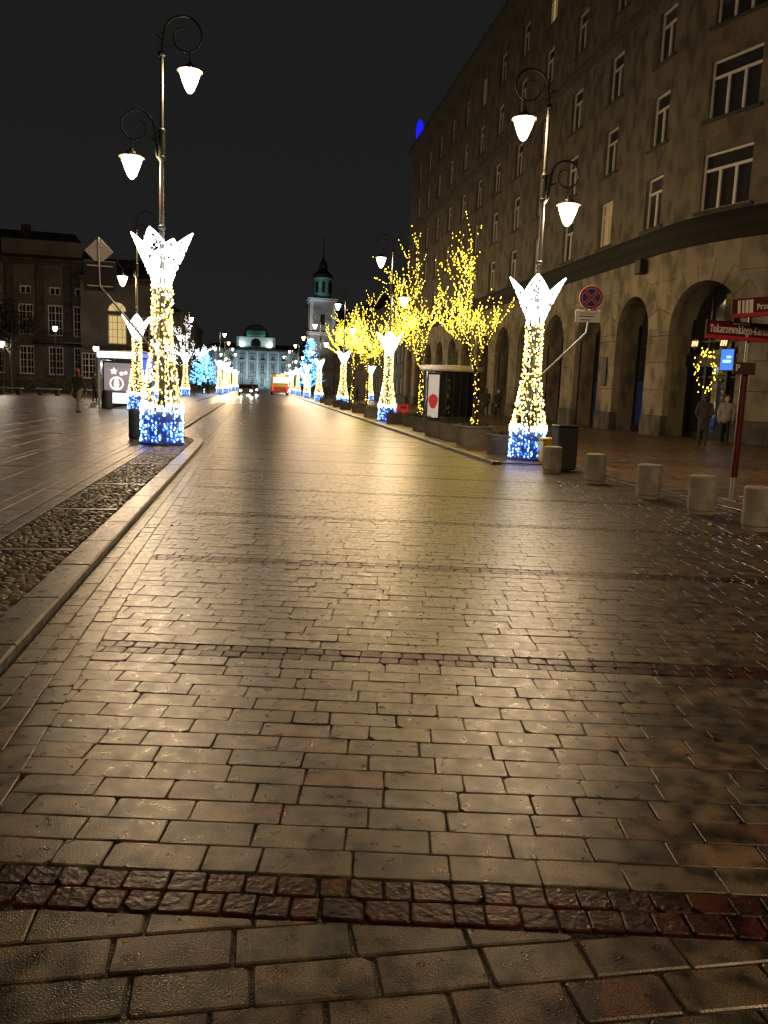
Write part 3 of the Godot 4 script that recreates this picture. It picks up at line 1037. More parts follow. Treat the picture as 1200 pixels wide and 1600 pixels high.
# looks +z; opt: coat, legs, hair, skin, hat, long (coat hem height), stride, hood
func person(label: String, where: Vector3, turn: float, opt: Dictionary, group := "") -> Node3D:
	var o := thing("person", label, "person", where, turn, group)
	var g := G.new()
	var coat: Color = opt.get("coat", Color(0.03, 0.03, 0.035))
	var legs: Color = opt.get("legs", Color(0.02, 0.022, 0.03))
	var skin := Color(0.42, 0.26, 0.19)
	var hair: Color = opt.get("hair", Color(0.04, 0.028, 0.02))
	var shoe := Color(0.015, 0.014, 0.014)
	var st: float = opt.get("stride", 0.06)
	var hem: float = opt.get("long", 0.78)
	var b := []
	for s in [-1.0, 1.0]:
		var hip := Vector3(0.09 * s, 0.92, 0)
		var knee := Vector3(0.10 * s, 0.50, st * s * 0.6 + 0.02)
		var ank := Vector3(0.105 * s, 0.09, st * s)
		b.append([hip, knee, 0.088, 0.06, legs])
		b.append([knee, ank, 0.058, 0.04, legs])
		b.append([ank - Vector3(0, 0.035, 0.03), ank + Vector3(0.01 * s, -0.05, 0.14), 0.042, 0.034, shoe])
		var sh := Vector3(0.185 * s, 1.40, -0.01)
		var el := Vector3(0.25 * s, 1.12, -0.03 - st * s * 0.35)
		var wr := Vector3(0.24 * s, 0.88, 0.06 - st * s * 0.7)
		if opt.get("pockets", false): wr = Vector3(0.17 * s, 0.93, 0.12)
		b.append([sh, el, 0.068, 0.056, coat])
		b.append([el, wr, 0.056, 0.044, coat])
		if not opt.get("pockets", false):
			hand(g, wr, Vector3(0, -1, 0.1), Vector3(-s, 0, 0), skin, -s)
	b.append([Vector3(0, 0.95, 0), Vector3(0, 1.20, 0), 0.15, 0.14, coat])
	b.append([Vector3(-0.06, 1.2, 0), Vector3(-0.09, 1.37, 0), 0.125, 0.105, coat])
	b.append([Vector3(0.06, 1.2, 0), Vector3(0.09, 1.37, 0), 0.125, 0.105, coat])
	b.append([Vector3(-0.05, hem, st * 0.3), Vector3(-0.04, 1.0, 0), 0.13, 0.13, coat])
	b.append([Vector3(0.05, hem, -st * 0.3), Vector3(0.04, 1.0, 0), 0.13, 0.13, coat])
	b.append([Vector3(0, 1.38, 0), Vector3(0, 1.50, 0.01), 0.065, 0.055, coat if opt.get("collar", true) else skin])
	b.append([Vector3(0, 1.58, 0.015), Vector3(0, 1.64, 0.01), 0.072, 0.088, skin])
	b.append([Vector3(0, 1.535, 0.05), Vector3(0, 1.56, 0.05), 0.04, 0.05, skin])
	b.append([Vector3(0, 1.60, 0.10), Vector3(0, 1.58, 0.115), 0.010, 0.014, skin])
	for s in [-1.0, 1.0]: b.append([Vector3(0.083 * s, 1.60, 0.005), Vector3(0.086 * s, 1.575, 0.005), 0.016, 0.012, skin])
	nets(g, b, 0.02, 0.03)
	var hg := G.new()
	var hb := []
	var hat: Color = opt.get("hat", hair)
	hb.append([Vector3(0, 1.655, -0.012), Vector3(0, 1.67, -0.015), 0.098, 0.094, hat])
	if opt.get("long_hair", false):
		hb.append([Vector3(0, 1.62, -0.05), Vector3(0, 1.44, -0.075), 0.09, 0.06, hair])
	else:
		hb.append([Vector3(0, 1.61, -0.04), Vector3(0, 1.58, -0.045), 0.085, 0.07, hair])
	if opt.has("hat"): hb.append([Vector3(0, 1.75, -0.02), Vector3(0, 1.77, -0.02), 0.035, 0.03, hat])
	nets(hg, hb, 0.02, 0.02)
	part(o, "body", g, M["cloth"])
	part(o, "hat" if opt.has("hat") else "hair", hg, M["cloth"])
	return o

# ---------------------------------------------------------------- walls with openings
func facade_rect(g: G, t: Transform3D, x0: float, y0: float, x1: float, y1: float, holes: Array, deep: float) -> void:
	# a wall in local xy, its front at z = 0, cut by rectangular holes [x0, y0, x1, y1] with reveals
	var xs := [x0, x1]
	var ys := [y0, y1]
	for h in holes:
		xs.append(h[0]); xs.append(h[2]); ys.append(h[1]); ys.append(h[3])
	xs.sort(); ys.sort()
	for j in ys.size() - 1:
		if ys[j + 1] - ys[j] < 1e-4: continue
		var run := -1.0
		for i in xs.size() - 1:
			if xs[i + 1] - xs[i] < 1e-4: continue
			var cx: float = (xs[i] + xs[i + 1]) / 2
			var cy: float = (ys[j] + ys[j + 1]) / 2
			var open := false
			for h in holes:
				if cx > h[0] and cx < h[2] and cy > h[1] and cy < h[3]: open = true
			if open: continue
			g.quad(t * Vector3(xs[i], ys[j], 0), t * Vector3(xs[i + 1], ys[j], 0), t * Vector3(xs[i + 1], ys[j + 1], 0), t * Vector3(xs[i], ys[j + 1], 0))
	for h in holes:
		var a := Vector3(h[0], h[1], 0)
		var b := Vector3(h[2], h[1], 0)
		var c := Vector3(h[2], h[3], 0)
		var d := Vector3(h[0], h[3], 0)
		var k := Vector3(0, 0, -deep)
		for e in [[a, b], [b, c], [c, d], [d, a]]:
			g.quad(t * (e[0] + k), t * (e[1] + k), t * e[1], t * e[0])

func window_frame(w: float, h: float, bars: Array, rails: Array, thick := 0.07) -> ArrayMesh:   # origin at the sill's middle; front +z
	var g := G.new()
	g.box(Vector3(-w / 2 + thick / 2, h / 2, 0), Vector3(thick, h, 0.07))
	g.box(Vector3(w / 2 - thick / 2, h / 2, 0), Vector3(thick, h, 0.07))
	g.box(Vector3(0, thick / 2, 0), Vector3(w - 2 * thick, thick, 0.068))
	g.box(Vector3(0, h - thick / 2, 0), Vector3(w - 2 * thick, thick, 0.068))
	for b in bars: g.box(Vector3(b[0], (b[1] + b[2]) / 2, 0), Vector3(b[3] if b.size() > 3 else thick, b[2] - b[1], 0.06))
	for r in rails: g.box(Vector3(0, r[0], 0), Vector3(w - 2 * thick, r[1] if r.size() > 1 else thick, 0.055))
	return g.mesh()

func pane_mesh(w: float, h: float) -> ArrayMesh:
	var g := G.new()
	g.box(Vector3(0, h / 2, -0.02), Vector3(w - 0.02, h - 0.02, 0.012))
	return g.mesh()

# ---------------------------------------------------------------- the large stone building with the rounded corner
const BX := 16.55
const BZ := -33.5
const BR := 12.0

func skin(s: float, v: float, d := 0.0) -> Vector3:      # s along the wall from the corner's start, v up, d out of the wall
	if s >= 0.0: return Vector3(BX - d, v, BZ - s)
	var a := -s / BR
	if a <= PI / 2: return Vector3(BX + BR - (BR + d) * cos(a), v, BZ + (BR + d) * sin(a))
	return Vector3(BX + BR + (a - PI / 2) * BR, v, BZ + BR + d)

func skin_basis(s: float) -> Basis:                        # x along the wall to the right as seen from outside, z outward
	var a := clampf(-s / BR, 0.0, PI / 2)
	var out := Vector3(-cos(a), 0, sin(a))
	return Basis(Vector3.UP.cross(out), Vector3.UP, out)

func block(g: G, poly: PackedVector2Array, deep: float, proud: float, tone: Color) -> void:   # outline in (s, v)
	g.col = tone
	var p := poly.duplicate()
	var area := 0.0
	for k in p.size(): area += p[k].cross(p[(k + 1) % p.size()])
	if area > 0: p.reverse()                     # s grows to the left as seen from outside
	var tr := Geometry2D.triangulate_polygon(p)
	for k in range(0, tr.size(), 3):
		var a := p[tr[k]]
		var b := p[tr[k + 1]]
		var d := p[tr[k + 2]]
		if (b - a).cross(d - a) > 0:
			var w := b
			b = d; d = w
		g.tri(skin(a.x, a.y, proud), skin(b.x, b.y, proud), skin(d.x, d.y, proud))
	for k in p.size():
		var a := p[k]
		var b := p[(k + 1) % p.size()]
		g.quad(skin(a.x, a.y, proud - deep), skin(b.x, b.y, proud - deep), skin(b.x, b.y, proud), skin(a.x, a.y, proud))

func arch_outline(c: float, half: float, spring: float, low := -0.1, ring := 0.0) -> PackedVector2Array:
	var p := PackedVector2Array([Vector2(c + half, low)])
	if ring > 0.0: p.append(Vector2(c + half, spring - 0.006))
	for k in 17:
		var a := PI * k / 16.0
		p.append(Vector2(c + cos(a) * (half + ring), spring + sin(a) * (half + ring) - (0.006 if ring > 0.0 and k in [0, 16] else 0.0)))
	if ring > 0.0: p.append(Vector2(c - half, spring - 0.006))
	p.append(Vector2(c - half, low))
	return p

func sweep(under: Node, called: String, prof: Array, s0: float, s1: float, m: Material) -> void:   # prof: (d, v) from the bottom up
	var g := G.new()
	var cuts := []
	var s := s0
	while s < s1 - 0.01:
		cuts.append(s)
		s += 0.5 if s < 0.0 else 4.65
		if cuts[-1] < 0.0 and s > 0.0: s = 0.0
	cuts.append(s1)
	for k in cuts.size() - 1:
		for j in prof.size() - 1:
			var a: Vector2 = prof[j]
			var b: Vector2 = prof[j + 1]
			g.quad(skin(cuts[k + 1], a.y, a.x), skin(cuts[k], a.y, a.x), skin(cuts[k], b.y, b.x), skin(cuts[k + 1], b.y, b.x))
	part(under, called, g, m)

func lay_blocks(under: Node, called: String, list: Array, m: Material, most: int) -> void:
	list.sort_custom(func(a, b): return a[4] < b[4])
	var rest := G.new()
	for k in list.size():
		var b: Array = list[k]
		if k < most:
			var g := G.new()
			block(g, b[0], b[1], b[2], b[3])
			part(under, called, g, m)
		else:
			block(rest, b[0], b[1], b[2], b[3])
	if rest.v.size(): part(under, called + "_field", rest, m, true)

func build_corner_building() -> void:
	rng.seed = 501
	var o := thing("corner_building", "large stained stone building with arcade and rounded corner", "building")
	var S0 := -BR * PI / 2
	var S1 := 59.5
	var arches := [[-3.28, 1.83, 4.3]]
	for k in 12: arches.append([1.8 + 4.95 * k, 1.58, 4.42])
	var holes := []
	var rings := []
	for a in arches:
		holes.append(arch_outline(a[0], a[1], a[2]))
		rings.append(arch_outline(a[0], a[1], a[2], -0.1, 0.82))
	var wins := []
	for row in 5:
		var sill: float = [8.75, 12.1, 15.45, 19.35, 22.7][row]
		for k in 12: wins.append([0.8 + 4.9 * k, sill, 1.5, row, k])
		wins.append([-3.75, sill, 2.3, row, -1])
		wins.append([-9.6, sill, 2.3, row, -2])
	var wholes := []
	for w in wins: wholes.append(PackedVector2Array([Vector2(w[0] - w[2] / 2, w[1]), Vector2(w[0] + w[2] / 2, w[1]), Vector2(w[0] + w[2] / 2, w[1] + 2.1), Vector2(w[0] - w[2] / 2, w[1] + 2.1)]))
	# ground floor in large ashlar with sunk joints
	var ash := []
	var plinth := []
	var courses := [0.0, 0.85, 1.95, 3.05, 4.15, 5.25, 6.35, 7.55]
	for j in courses.size() - 1:
		var s := S0 - (0.7 if j % 2 else 0.0)
		while s < S1:
			var l := rng.randf_range(1.25, 1.7)
			var a := maxf(s, S0)
			var b := minf(s + l, S1)
			s += l
			if b - a < 0.15: continue
			var cell := [PackedVector2Array([Vector2(a + 0.009, courses[j] + 0.009), Vector2(b - 0.009, courses[j] + 0.009), Vector2(b - 0.009, courses[j + 1] - 0.009), Vector2(a + 0.009, courses[j + 1] - 0.009)])]
			for h in range(arches.size()):
				if absf(arches[h][0] - (a + b) / 2) > arches[h][1] + l: continue
				var next := []
				for c in cell: next.append_array(Geometry2D.clip_polygons(c, rings[h]))
				cell = next
			for c in cell:
				if c.size() < 3: continue
				var t := rng.randf_range(0.82, 1.12)
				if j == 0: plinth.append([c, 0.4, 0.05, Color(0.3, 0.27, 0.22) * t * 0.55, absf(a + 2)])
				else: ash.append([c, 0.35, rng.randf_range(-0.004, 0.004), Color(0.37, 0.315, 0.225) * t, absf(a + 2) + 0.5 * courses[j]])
	for a in arches:                              # wedge stones round each arch
		var n := 9
		for k in n:
			var a0 := PI * k / n + 0.006
			var a1 := PI * (k + 1) / n - 0.006
			var poly := PackedVector2Array()
			for j in 4: poly.append(Vector2(a[0], a[2]) + Vector2(cos(lerpf(a0, a1, j / 3.0)), sin(lerpf(a0, a1, j / 3.0))) * a[1])
			for j in 4: poly.append(Vector2(a[0], a[2]) + Vector2(cos(lerpf(a1, a0, j / 3.0)), sin(lerpf(a1, a0, j / 3.0))) * (a[1] + 0.81))
			ash.append([poly, 0.35, rng.randf_range(0.004, 0.014), Color(0.37, 0.315, 0.225) * rng.randf_range(0.8, 1.15), absf(a[0] + 2)])
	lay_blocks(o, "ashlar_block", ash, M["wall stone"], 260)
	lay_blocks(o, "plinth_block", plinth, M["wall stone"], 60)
	# upper storeys in flush panels
	var pan := []
	var v := 8.1
	while v < 27.0:
		var v1 := minf(v + 1.117, 27.2)
		if v < 18.2 and v1 > 18.2: v1 = 18.2
		var s := S0 - rng.randf()
		while s < S1:
			var l := rng.randf_range(1.3, 1.8)
			var a := maxf(s, S0)
			var b := minf(s + l, S1)
			s += l
			if b - a < 0.05: continue
			var cell := [PackedVector2Array([Vector2(a + 0.003, v + 0.003), Vector2(b - 0.003, v + 0.003), Vector2(b - 0.003, v1 - 0.003), Vector2(a + 0.003, v1 - 0.003)])]
			for h in wins.size():
				if absf(wins[h][0] - (a + b) / 2) > 2.2 or v1 < wins[h][1] or v > wins[h][1] + 2.1: continue
				var next := []
				for c in cell: next.append_array(Geometry2D.clip_polygons(c, wholes[h]))
				cell = next
			for c in cell:
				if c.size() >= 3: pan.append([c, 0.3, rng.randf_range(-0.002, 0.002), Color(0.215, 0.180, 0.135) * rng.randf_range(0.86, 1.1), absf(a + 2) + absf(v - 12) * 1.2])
		v = v1
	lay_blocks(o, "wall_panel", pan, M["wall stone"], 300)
	# dark core behind the panels and the recess of the arcade
	var core := G.new()
	var cut := []
	var q := S0
	while q < S1:
		cut.append(q)
		q += 0.6 if q < 0.0 else 6.2
		if cut[-1] < 0.0 and q > 0.0: q = 0.0
	cut.append(S1)
	for k in cut.size() - 1:
		core.quad(skin(cut[k + 1], 7.5, -0.32), skin(cut[k], 7.5, -0.32), skin(cut[k], 27.2, -0.32), skin(cut[k + 1], 27.2, -0.32))
		core.quad(skin(cut[k + 1], 7.5, -2.4), skin(cut[k], 7.5, -2.4), skin(cut[k], 7.5, -0.3), skin(cut[k + 1], 7.5, -0.3))
		core.quad(skin(cut[k + 1], 0, -2.4), skin(cut[k], 0, -2.4), skin(cut[k], 7.5, -2.4), skin(cut[k + 1], 7.5, -2.4))
	core.quad(Vector3(BX, 0, BZ - S1), Vector3(60, 0, BZ - S1), Vector3(60, 27.4, BZ - S1), Vector3(BX, 27.4, BZ - S1))
	core.quad(Vector3(24, 0, BZ + BR), Vector3(60, 0, BZ + BR), Vector3(60, 27.4, BZ + BR), Vector3(24, 27.4, BZ + BR))
	core.quad(Vector3(60, 0, BZ + BR), Vector3(60, 0, BZ - S1), Vector3(60, 27.4, BZ - S1), Vector3(60, 27.4, BZ + BR))
	core.quad(Vector3(BX, 27.15, BZ + BR), Vector3(60, 27.15, BZ + BR), Vector3(60, 27.15, BZ - S1), Vector3(BX, 27.15, BZ - S1))
	part(o, "inner_wall", core, M["plinth stone"])
	# piers behind the ashlar: the reveals of the arches
	for h in arches.size():
		var g := G.new()
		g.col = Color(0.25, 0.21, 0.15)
		var p: PackedVector2Array = holes[h]
		for k in p.size() - 1:
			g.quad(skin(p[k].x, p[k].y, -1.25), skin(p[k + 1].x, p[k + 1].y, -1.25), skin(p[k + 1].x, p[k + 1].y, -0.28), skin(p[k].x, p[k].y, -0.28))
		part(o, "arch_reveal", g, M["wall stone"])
		var w := G.new()
		w.col = Color(0.2, 0.17, 0.12)
		# the wall round the shop window behind each arch
		var sh: float = arches[h][1] - 0.05
		var c: float = arches[h][0]
		var gl := G.new()
		var fr := G.new()
		for k in 6:
			var a0 := c - sh + 2 * sh * k / 6.0
			var a1 := c - sh + 2 * sh * (k + 1) / 6.0
			gl.quad(skin(a1, 0.05, -1.18), skin(a0, 0.05, -1.18), skin(a0, 6.1, -1.18), skin(a1, 6.1, -1.18))
		for x in [-1.0, -0.34, 0.34, 1.0]:
			var s: float = c + sh * x
			fr.box(skin(s, 3.05, -1.12), Vector3(0.07, 6.1, 0.08), skin_basis(s))
		for y in [0.15, 2.5, 3.9]:
			for k in 6:
				var s := c - sh + 2 * sh * (k + 0.5) / 6.0
				fr.box(skin(s, y, -1.11), Vector3(2 * sh / 6.0 + 0.02, 0.07 if y > 0.2 else 0.3, 0.07), skin_basis(s))
		var shop := Node3D.new()
		shop.name = "shop_window"
		o.add_child(shop, true)
		part(shop, "pane", gl, M["dark glass"])
		part(shop, "frame", fr, M["iron"])
		if h in [1, 2, 3]:
			var film := G.new()
			for x in [[-0.96, -0.38], [-0.3, 0.3], [0.38, 0.96]]:
				for y in [[0.32, 2.35]]:
					var a0: float = c + sh * x[0]
					var a1: float = c + sh * x[1]
					film.quad(skin(a1, y[0], -1.165), skin(a0, y[0], -1.165), skin(a0, y[1], -1.165), skin(a1, y[1], -1.165))
			part(shop, "blue_film", film, M["blue film"])
	# string courses and eaves
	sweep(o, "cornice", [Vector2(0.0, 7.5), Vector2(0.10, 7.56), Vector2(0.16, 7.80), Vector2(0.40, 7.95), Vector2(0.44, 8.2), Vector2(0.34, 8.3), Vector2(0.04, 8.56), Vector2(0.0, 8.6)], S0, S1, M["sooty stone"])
	sweep(o, "cornice", [Vector2(0.0, 18.02), Vector2(0.1, 18.06), Vector2(0.28, 18.2), Vector2(0.3, 18.3), Vector2(0.0, 18.38)], S0, S1, M["cornice stone"])
	sweep(o, "cornice", [Vector2(0.0, 26.6), Vector2(0.15, 26.7), Vector2(0.5, 26.95), Vector2(0.55, 27.15), Vector2(0.5, 27.3), Vector2(-0.6, 27.45)], S0, S1, M["cornice stone"])
	# windows
	var th := 0.075
	var fn := window_frame(1.5, 2.1, [[0.0, th, 1.45, 0.11]], [[1.48, 0.09]], th)
	var fw := window_frame(2.3, 2.1, [[-0.37, th, 1.45, 0.1], [0.37, th, 1.45, 0.1]], [[1.5, 0.1]], th)
	var pn := pane_mesh(1.5, 2.1)
	var pw := pane_mesh(2.3, 2.1)
	var sl := G.new()
	sl.cbox(Vector3(0, -0.06, 0.12), Vector3(1.95, 0.12, 0.32), 0.02)
	var slm := sl.mesh()
	var lit := {"0,1": "dim lit window", "4,3": "lit window", "4,6": "dim lit window", "4,0": "lit window"}
	for w in wins:
		var n := Node3D.new()
		n.name = "window"
		o.add_child(n, true)
		n.transform = Transform3D(skin_basis(w[0]), skin(w[0], w[1], -0.2))
		var wide: bool = w[2] > 2.0
		part(n, "frame", fw if wide else fn, M["window paint"])
		var key := "%d,%d" % [w[3], w[4]]
		var ww: float = w[2]
		part(n, "pane", pw if wide else pn, M["clear glass"])
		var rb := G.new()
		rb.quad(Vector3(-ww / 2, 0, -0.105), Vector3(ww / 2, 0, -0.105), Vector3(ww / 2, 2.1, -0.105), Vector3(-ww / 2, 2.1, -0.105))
		part(n, "lit_window_room" if lit.has(key) else "shade_panel", rb, M[lit[key]] if lit.has(key) else M["dark room"])  # unlit windows: flat panel, the room's shade put into its dark colour
		if not lit.has(key) and rng.randf() < 0.32:                      # net curtains and blinds, no two alike
			var cg := G.new()
			var kind := rng.randi() % 3
			if kind == 0:
				var h := rng.randf_range(0.4, 1.5)
				var n_sl := int(h / 0.09)
				for j in n_sl: cg.box(Vector3(0, 2.05 - j * 0.09, -0.075), Vector3(ww - 0.1, 0.07, 0.012), Basis(Vector3.RIGHT, 0.5))
			else:
				var reach := ww * rng.randf_range(0.15, 0.5) if kind == 1 else ww * 0.5
				for sd in [-1.0, 1.0]:
					var cols := 8
					for j in cols:
						var x0: float = sd * (ww / 2 - reach * j / cols)
						var x1: float = sd * (ww / 2 - reach * (j + 1) / cols)
						var z0 := -0.08 + 0.015 * (j % 2)
						var z1 := -0.08 + 0.015 * ((j + 1) % 2)
						if sd < 0: cg.quad(Vector3(x0, 0.02, z0), Vector3(x1, 0.02, z1), Vector3(x1, 2.08, z1), Vector3(x0, 2.08, z0))
						else: cg.quad(Vector3(x1, 0.02, z1), Vector3(x0, 0.02, z0), Vector3(x0, 2.08, z0), Vector3(x1, 2.08, z1))
			part(n, "blind" if kind == 0 else "curtain", cg, M["curtain"])
		var p := part(n, "sill", slm, M["cornice stone"])
		if wide: p.scale.x = 1.4
	# plate on the pier, floodlight box on the cornice
	var pl := G.new()
	pl.cbox(Vector3.ZERO, Vector3(0.5, 1.35, 0.06), 0.012, skin_basis(4.35))
	var plq := part(o, "wall_plaque", pl, M["dark plastic"])
	plq.position = skin(4.35, 2.75, 0.05)
	var fb := G.new()
	fb.cbox(Vector3.ZERO, Vector3(0.55, 0.6, 0.35), 0.03, skin_basis(1.0))
	plq = part(o, "wall_box", fb, M["iron"])
	plq.position = skin(1.0, 7.15, 0.2)
	# the entrance in the large arch
	var d := G.new()
	for x in [-1.7, -0.6, 0.6, 1.7]: d.box(skin(-3.28 + x, 1.5, -1.04), Vector3(0.1, 3.0, 0.1), skin_basis(-3.28 + x))
	for x in [-1.2, 0.0, 1.2]: d.box(skin(-3.28 + x, 3.15, -1.03), Vector3(1.25, 0.5, 0.14), skin_basis(-3.28 + x))
	part(o, "entrance_frame", d, M["iron"])

func build_entrance_fittings() -> void:
	var p := at_depth(1136, 562, 29.4)
	var o := thing("display_screen", "glowing blue advertising screen hanging in the building entrance arch", "screen", p, deg_to_rad(-65))
	var g := G.new()
	g.cbox(Vector3(0, 0, -0.04), Vector3(0.62, 0.86, 0.08), 0.01)
	part(o, "housing", g, M["iron"])
	g = G.new()
	g.box(Vector3(0, 0, 0.006), Vector3(0.54, 0.78, 0.008))
	part(o, "screen", g, M["screen light"])
	g = G.new()
	g.box(Vector3(0.08, 0.1, 0.013), Vector3(0.2, 0.09, 0.004))
	g.box(Vector3(0.0, -0.06, 0.013), Vector3(0.36, 0.11, 0.004))
	part(o, "screen_print", g, M["screen print light"])
	var t := Vector3.ZERO
	for q in [[1131, 536, "round red and white lamp sign over the entrance screen", 29.5], [1086, 537, "small orange lamp sign beside the arch jamb", 31.2]]:
		t = at_depth(q[0], q[1], q[3])
		o = thing("lamp_sign", q[2], "lamp sign", t, deg_to_rad(-65))
		g = G.new()
		g.lathe([Vector2(0.0, -0.06), Vector2(0.2, -0.06), Vector2(0.2, 0.0), Vector2(0.0, 0.0)], 18, Vector3.ZERO, Basis(Vector3.RIGHT, PI / 2))
		part(o, "housing", g, M["iron"])
		g = G.new()
		for x in [-0.1, 0.0, 0.1]: g.tube([Vector3(x, -0.1, 0.03), Vector3(x + 0.03, 0.1, 0.03)], [0.024, 0.024], 6)
		part(o, "light_tube", g, M["sign tube light"])
	# a string of yellow bulbs behind the entrance glass
	o = thing("window_light_garland", "yellow light garland hanging in the entrance arch", "light garland", at_depth(1103, 580, 30.5))
	g = G.new()
	rng.seed = 9
	for k in 60:
		var a := rng.randf() * TAU
		g.bulb(Vector3(cos(a) * 0.35 + rng.randfn(0, 0.06), sin(a) * 0.75 + rng.randfn(0, 0.08), rng.randfn(0, 0.1)), 0.02, 0.035)
	part(o, "light_string", g, M["yellow bulb light"], true)
	var wr := G.new()
	var ring := []
	var rad := []
	for k in 25:
		ring.append(Vector3(cos(TAU * k / 24) * 0.35, sin(TAU * k / 24) * 0.75, 0))
		rad.append(0.015)
	wr.tube(ring, rad, 5)
	part(o, "wire", wr, M["iron"])
	o = thing("rooftop_neon_sign", "blue neon sign on the roof edge of the corner building", "sign", Vector3(BX + 0.5, 27.45, BZ - 58.6), 0.0)
	g = G.new()
	g.box(Vector3(0, 0.15, 0), Vector3(0.15, 0.3, 0.15))
	part(o, "mount", g, M["iron"])
	g = G.new()
	g.ball(Vector3(0, 1.6, 0), Vector3(0.42, 1.35, 0.12), 14, 8)
	part(o, "neon_light", g, M["neon blue light"])

# ---------------------------------------------------------------- street furniture
func lettering(under: Node, text: String, where: Vector3, turn: Basis, height: float, m: Material, bold := true, called := "lettering") -> MeshInstance3D:
	var t := TextMesh.new()
	var f := SystemFont.new()
	f.font_names = PackedStringArray(["Droid Serif"])
	f.font_weight = 700 if bold else 400
	t.font = f
	t.text = text
	t.font_size = 64
	t.pixel_size = height / 64.0
	t.depth = 0.003
	t.horizontal_alignment = HORIZONTAL_ALIGNMENT_LEFT
	var o := part(under, called, t, m)
	o.transform = Transform3D(turn, where)
	return o

func build_bollards() -> void:
	var spots := [[862, 737, "concrete bollard standing in front of the tall dark litter bin"], [929, 753, "second concrete bollard counted from the tall dark litter bin"], [1012, 776, "third concrete bollard counted from the tall dark litter bin"], [1095, 800, "concrete bollard just before the red street sign post"], [1182, 825, "concrete bollard just past the red street sign post"]]
	var first: Node3D = null
	for s in spots:
		var p := on_ground(s[0], s[1], 0.02)
		if p.x < 6.5: p.y = 0.0
		if first == null:
			first = thing("bollard", s[2], "bollard", p, 0.0, "concrete bollards along the street edge")
			var g := G.new()
			g.lathe([Vector2(0.0, 0.0), Vector2(0.165, 0.0), Vector2(0.165, 0.05), Vector2(0.182, 0.06), Vector2(0.182, 0.50), Vector2(0.172, 0.515)], 28)
			part(first, "shaft", g, M["concrete"])
			g = G.new()
			g.lathe([Vector2(0.172, 0.515), Vector2(0.15, 0.522), Vector2(0.0, 0.525)], 28)
			part(first, "cap", g, M["concrete"])
		else:
			copy(first, p, rng.randf() * TAU, s[2])
	# one more beyond the frame's edge keeps the row going
	copy(first, Vector3(6.1, 0, -7.4), 1.0, "concrete bollard second past the red street sign post")

func bin(called: String, label: String, where: Vector3, w: float, h: float, round_: bool, m: String) -> Node3D:
	var o := thing(called, label, "litter bin", where)
	var g := G.new()
	if round_:
		g.lathe([Vector2(0.0, 0.0), Vector2(w * 0.46, 0.0), Vector2(w * 0.5, 0.05), Vector2(w * 0.5, h - 0.04), Vector2(w * 0.46, h)], 22)
	else:
		g.cbox(Vector3(0, h / 2, 0), Vector3(w, h, w), 0.03)
	part(o, "body", g, M[m])
	g = G.new()
	if round_:
		g.lathe([Vector2(w * 0.46, h), Vector2(w * 0.36, h + 0.012), Vector2(w * 0.33, h - 0.02)], 22)
		g.lathe([Vector2(w * 0.33, h - 0.02), Vector2(w * 0.30, h - 0.2), Vector2(0.0, h - 0.2)], 22)
	else:
		g.cbox(Vector3(0, h + 0.02, 0), Vector3(w * 1.05, 0.04, w * 1.05), 0.012)
	part(o, "rim", g, M["iron"])
	g = G.new()
	if round_:
		for k in 3: g.tube(ringpts(w * 0.505, h * (0.12 + 0.38 * k)), ringrad(0.008), 4)
	else:
		g.box(Vector3(0, h * 0.8, w * 0.5 + 0.004), Vector3(w * 0.6, 0.12, 0.01))
	part(o, "band", g, M["dark plastic"])
	return o

func ringpts(r: float, y: float) -> Array:
	var p := []
	for k in 25: p.append(Vector3(cos(TAU * k / 24) * r, y, sin(TAU * k / 24) * r))
	return p

func ringrad(r: float) -> Array:
	var p := []
	for k in 25: p.append(r)
	return p

func planter(label: String, where: Vector3, r: float, h: float, seed_: int) -> void:
	rng.seed = seed_
	var o := thing("planter", label, "planter", where, rng.randf(), "round concrete planters along the kerb")
	var g := G.new()
	g.lathe([Vector2(0.0, 0.0), Vector2(r * 0.86, 0.0), Vector2(r, h * 0.9), Vector2(r * 1.03, h * 0.92), Vector2(r * 1.03, h), Vector2(r * 0.9, h), Vector2(r * 0.88, h - 0.06)], 26)
	part(o, "tub", g, M["planter concrete"])
	g = G.new()
	g.lathe([Vector2(r * 0.89, h - 0.06), Vector2(r * 0.5, h - 0.03), Vector2(0.0, h - 0.02)], 20)
	part(o, "soil", g, M["soil"])
	g = G.new()
	for k in 70:
		var a := rng.randf() * TAU
		var d := sqrt(rng.randf()) * r * 0.8
		var p := Vector3(cos(a) * d, h - 0.04, sin(a) * d)
		var t := Vector3(rng.randfn(0, 0.5), 1, rng.randfn(0, 0.5)).normalized() * rng.randf_range(0.08, 0.2)
		var s := Vector3(t.z, 0, -t.x).normalized() * rng.randf_range(0.015, 0.03)
		g.tri(p - s, p + s, p + t)
		g.tri(p + s, p - s, p + t)
	part(o, "winter_plants", g, M["dull leaf"], true)

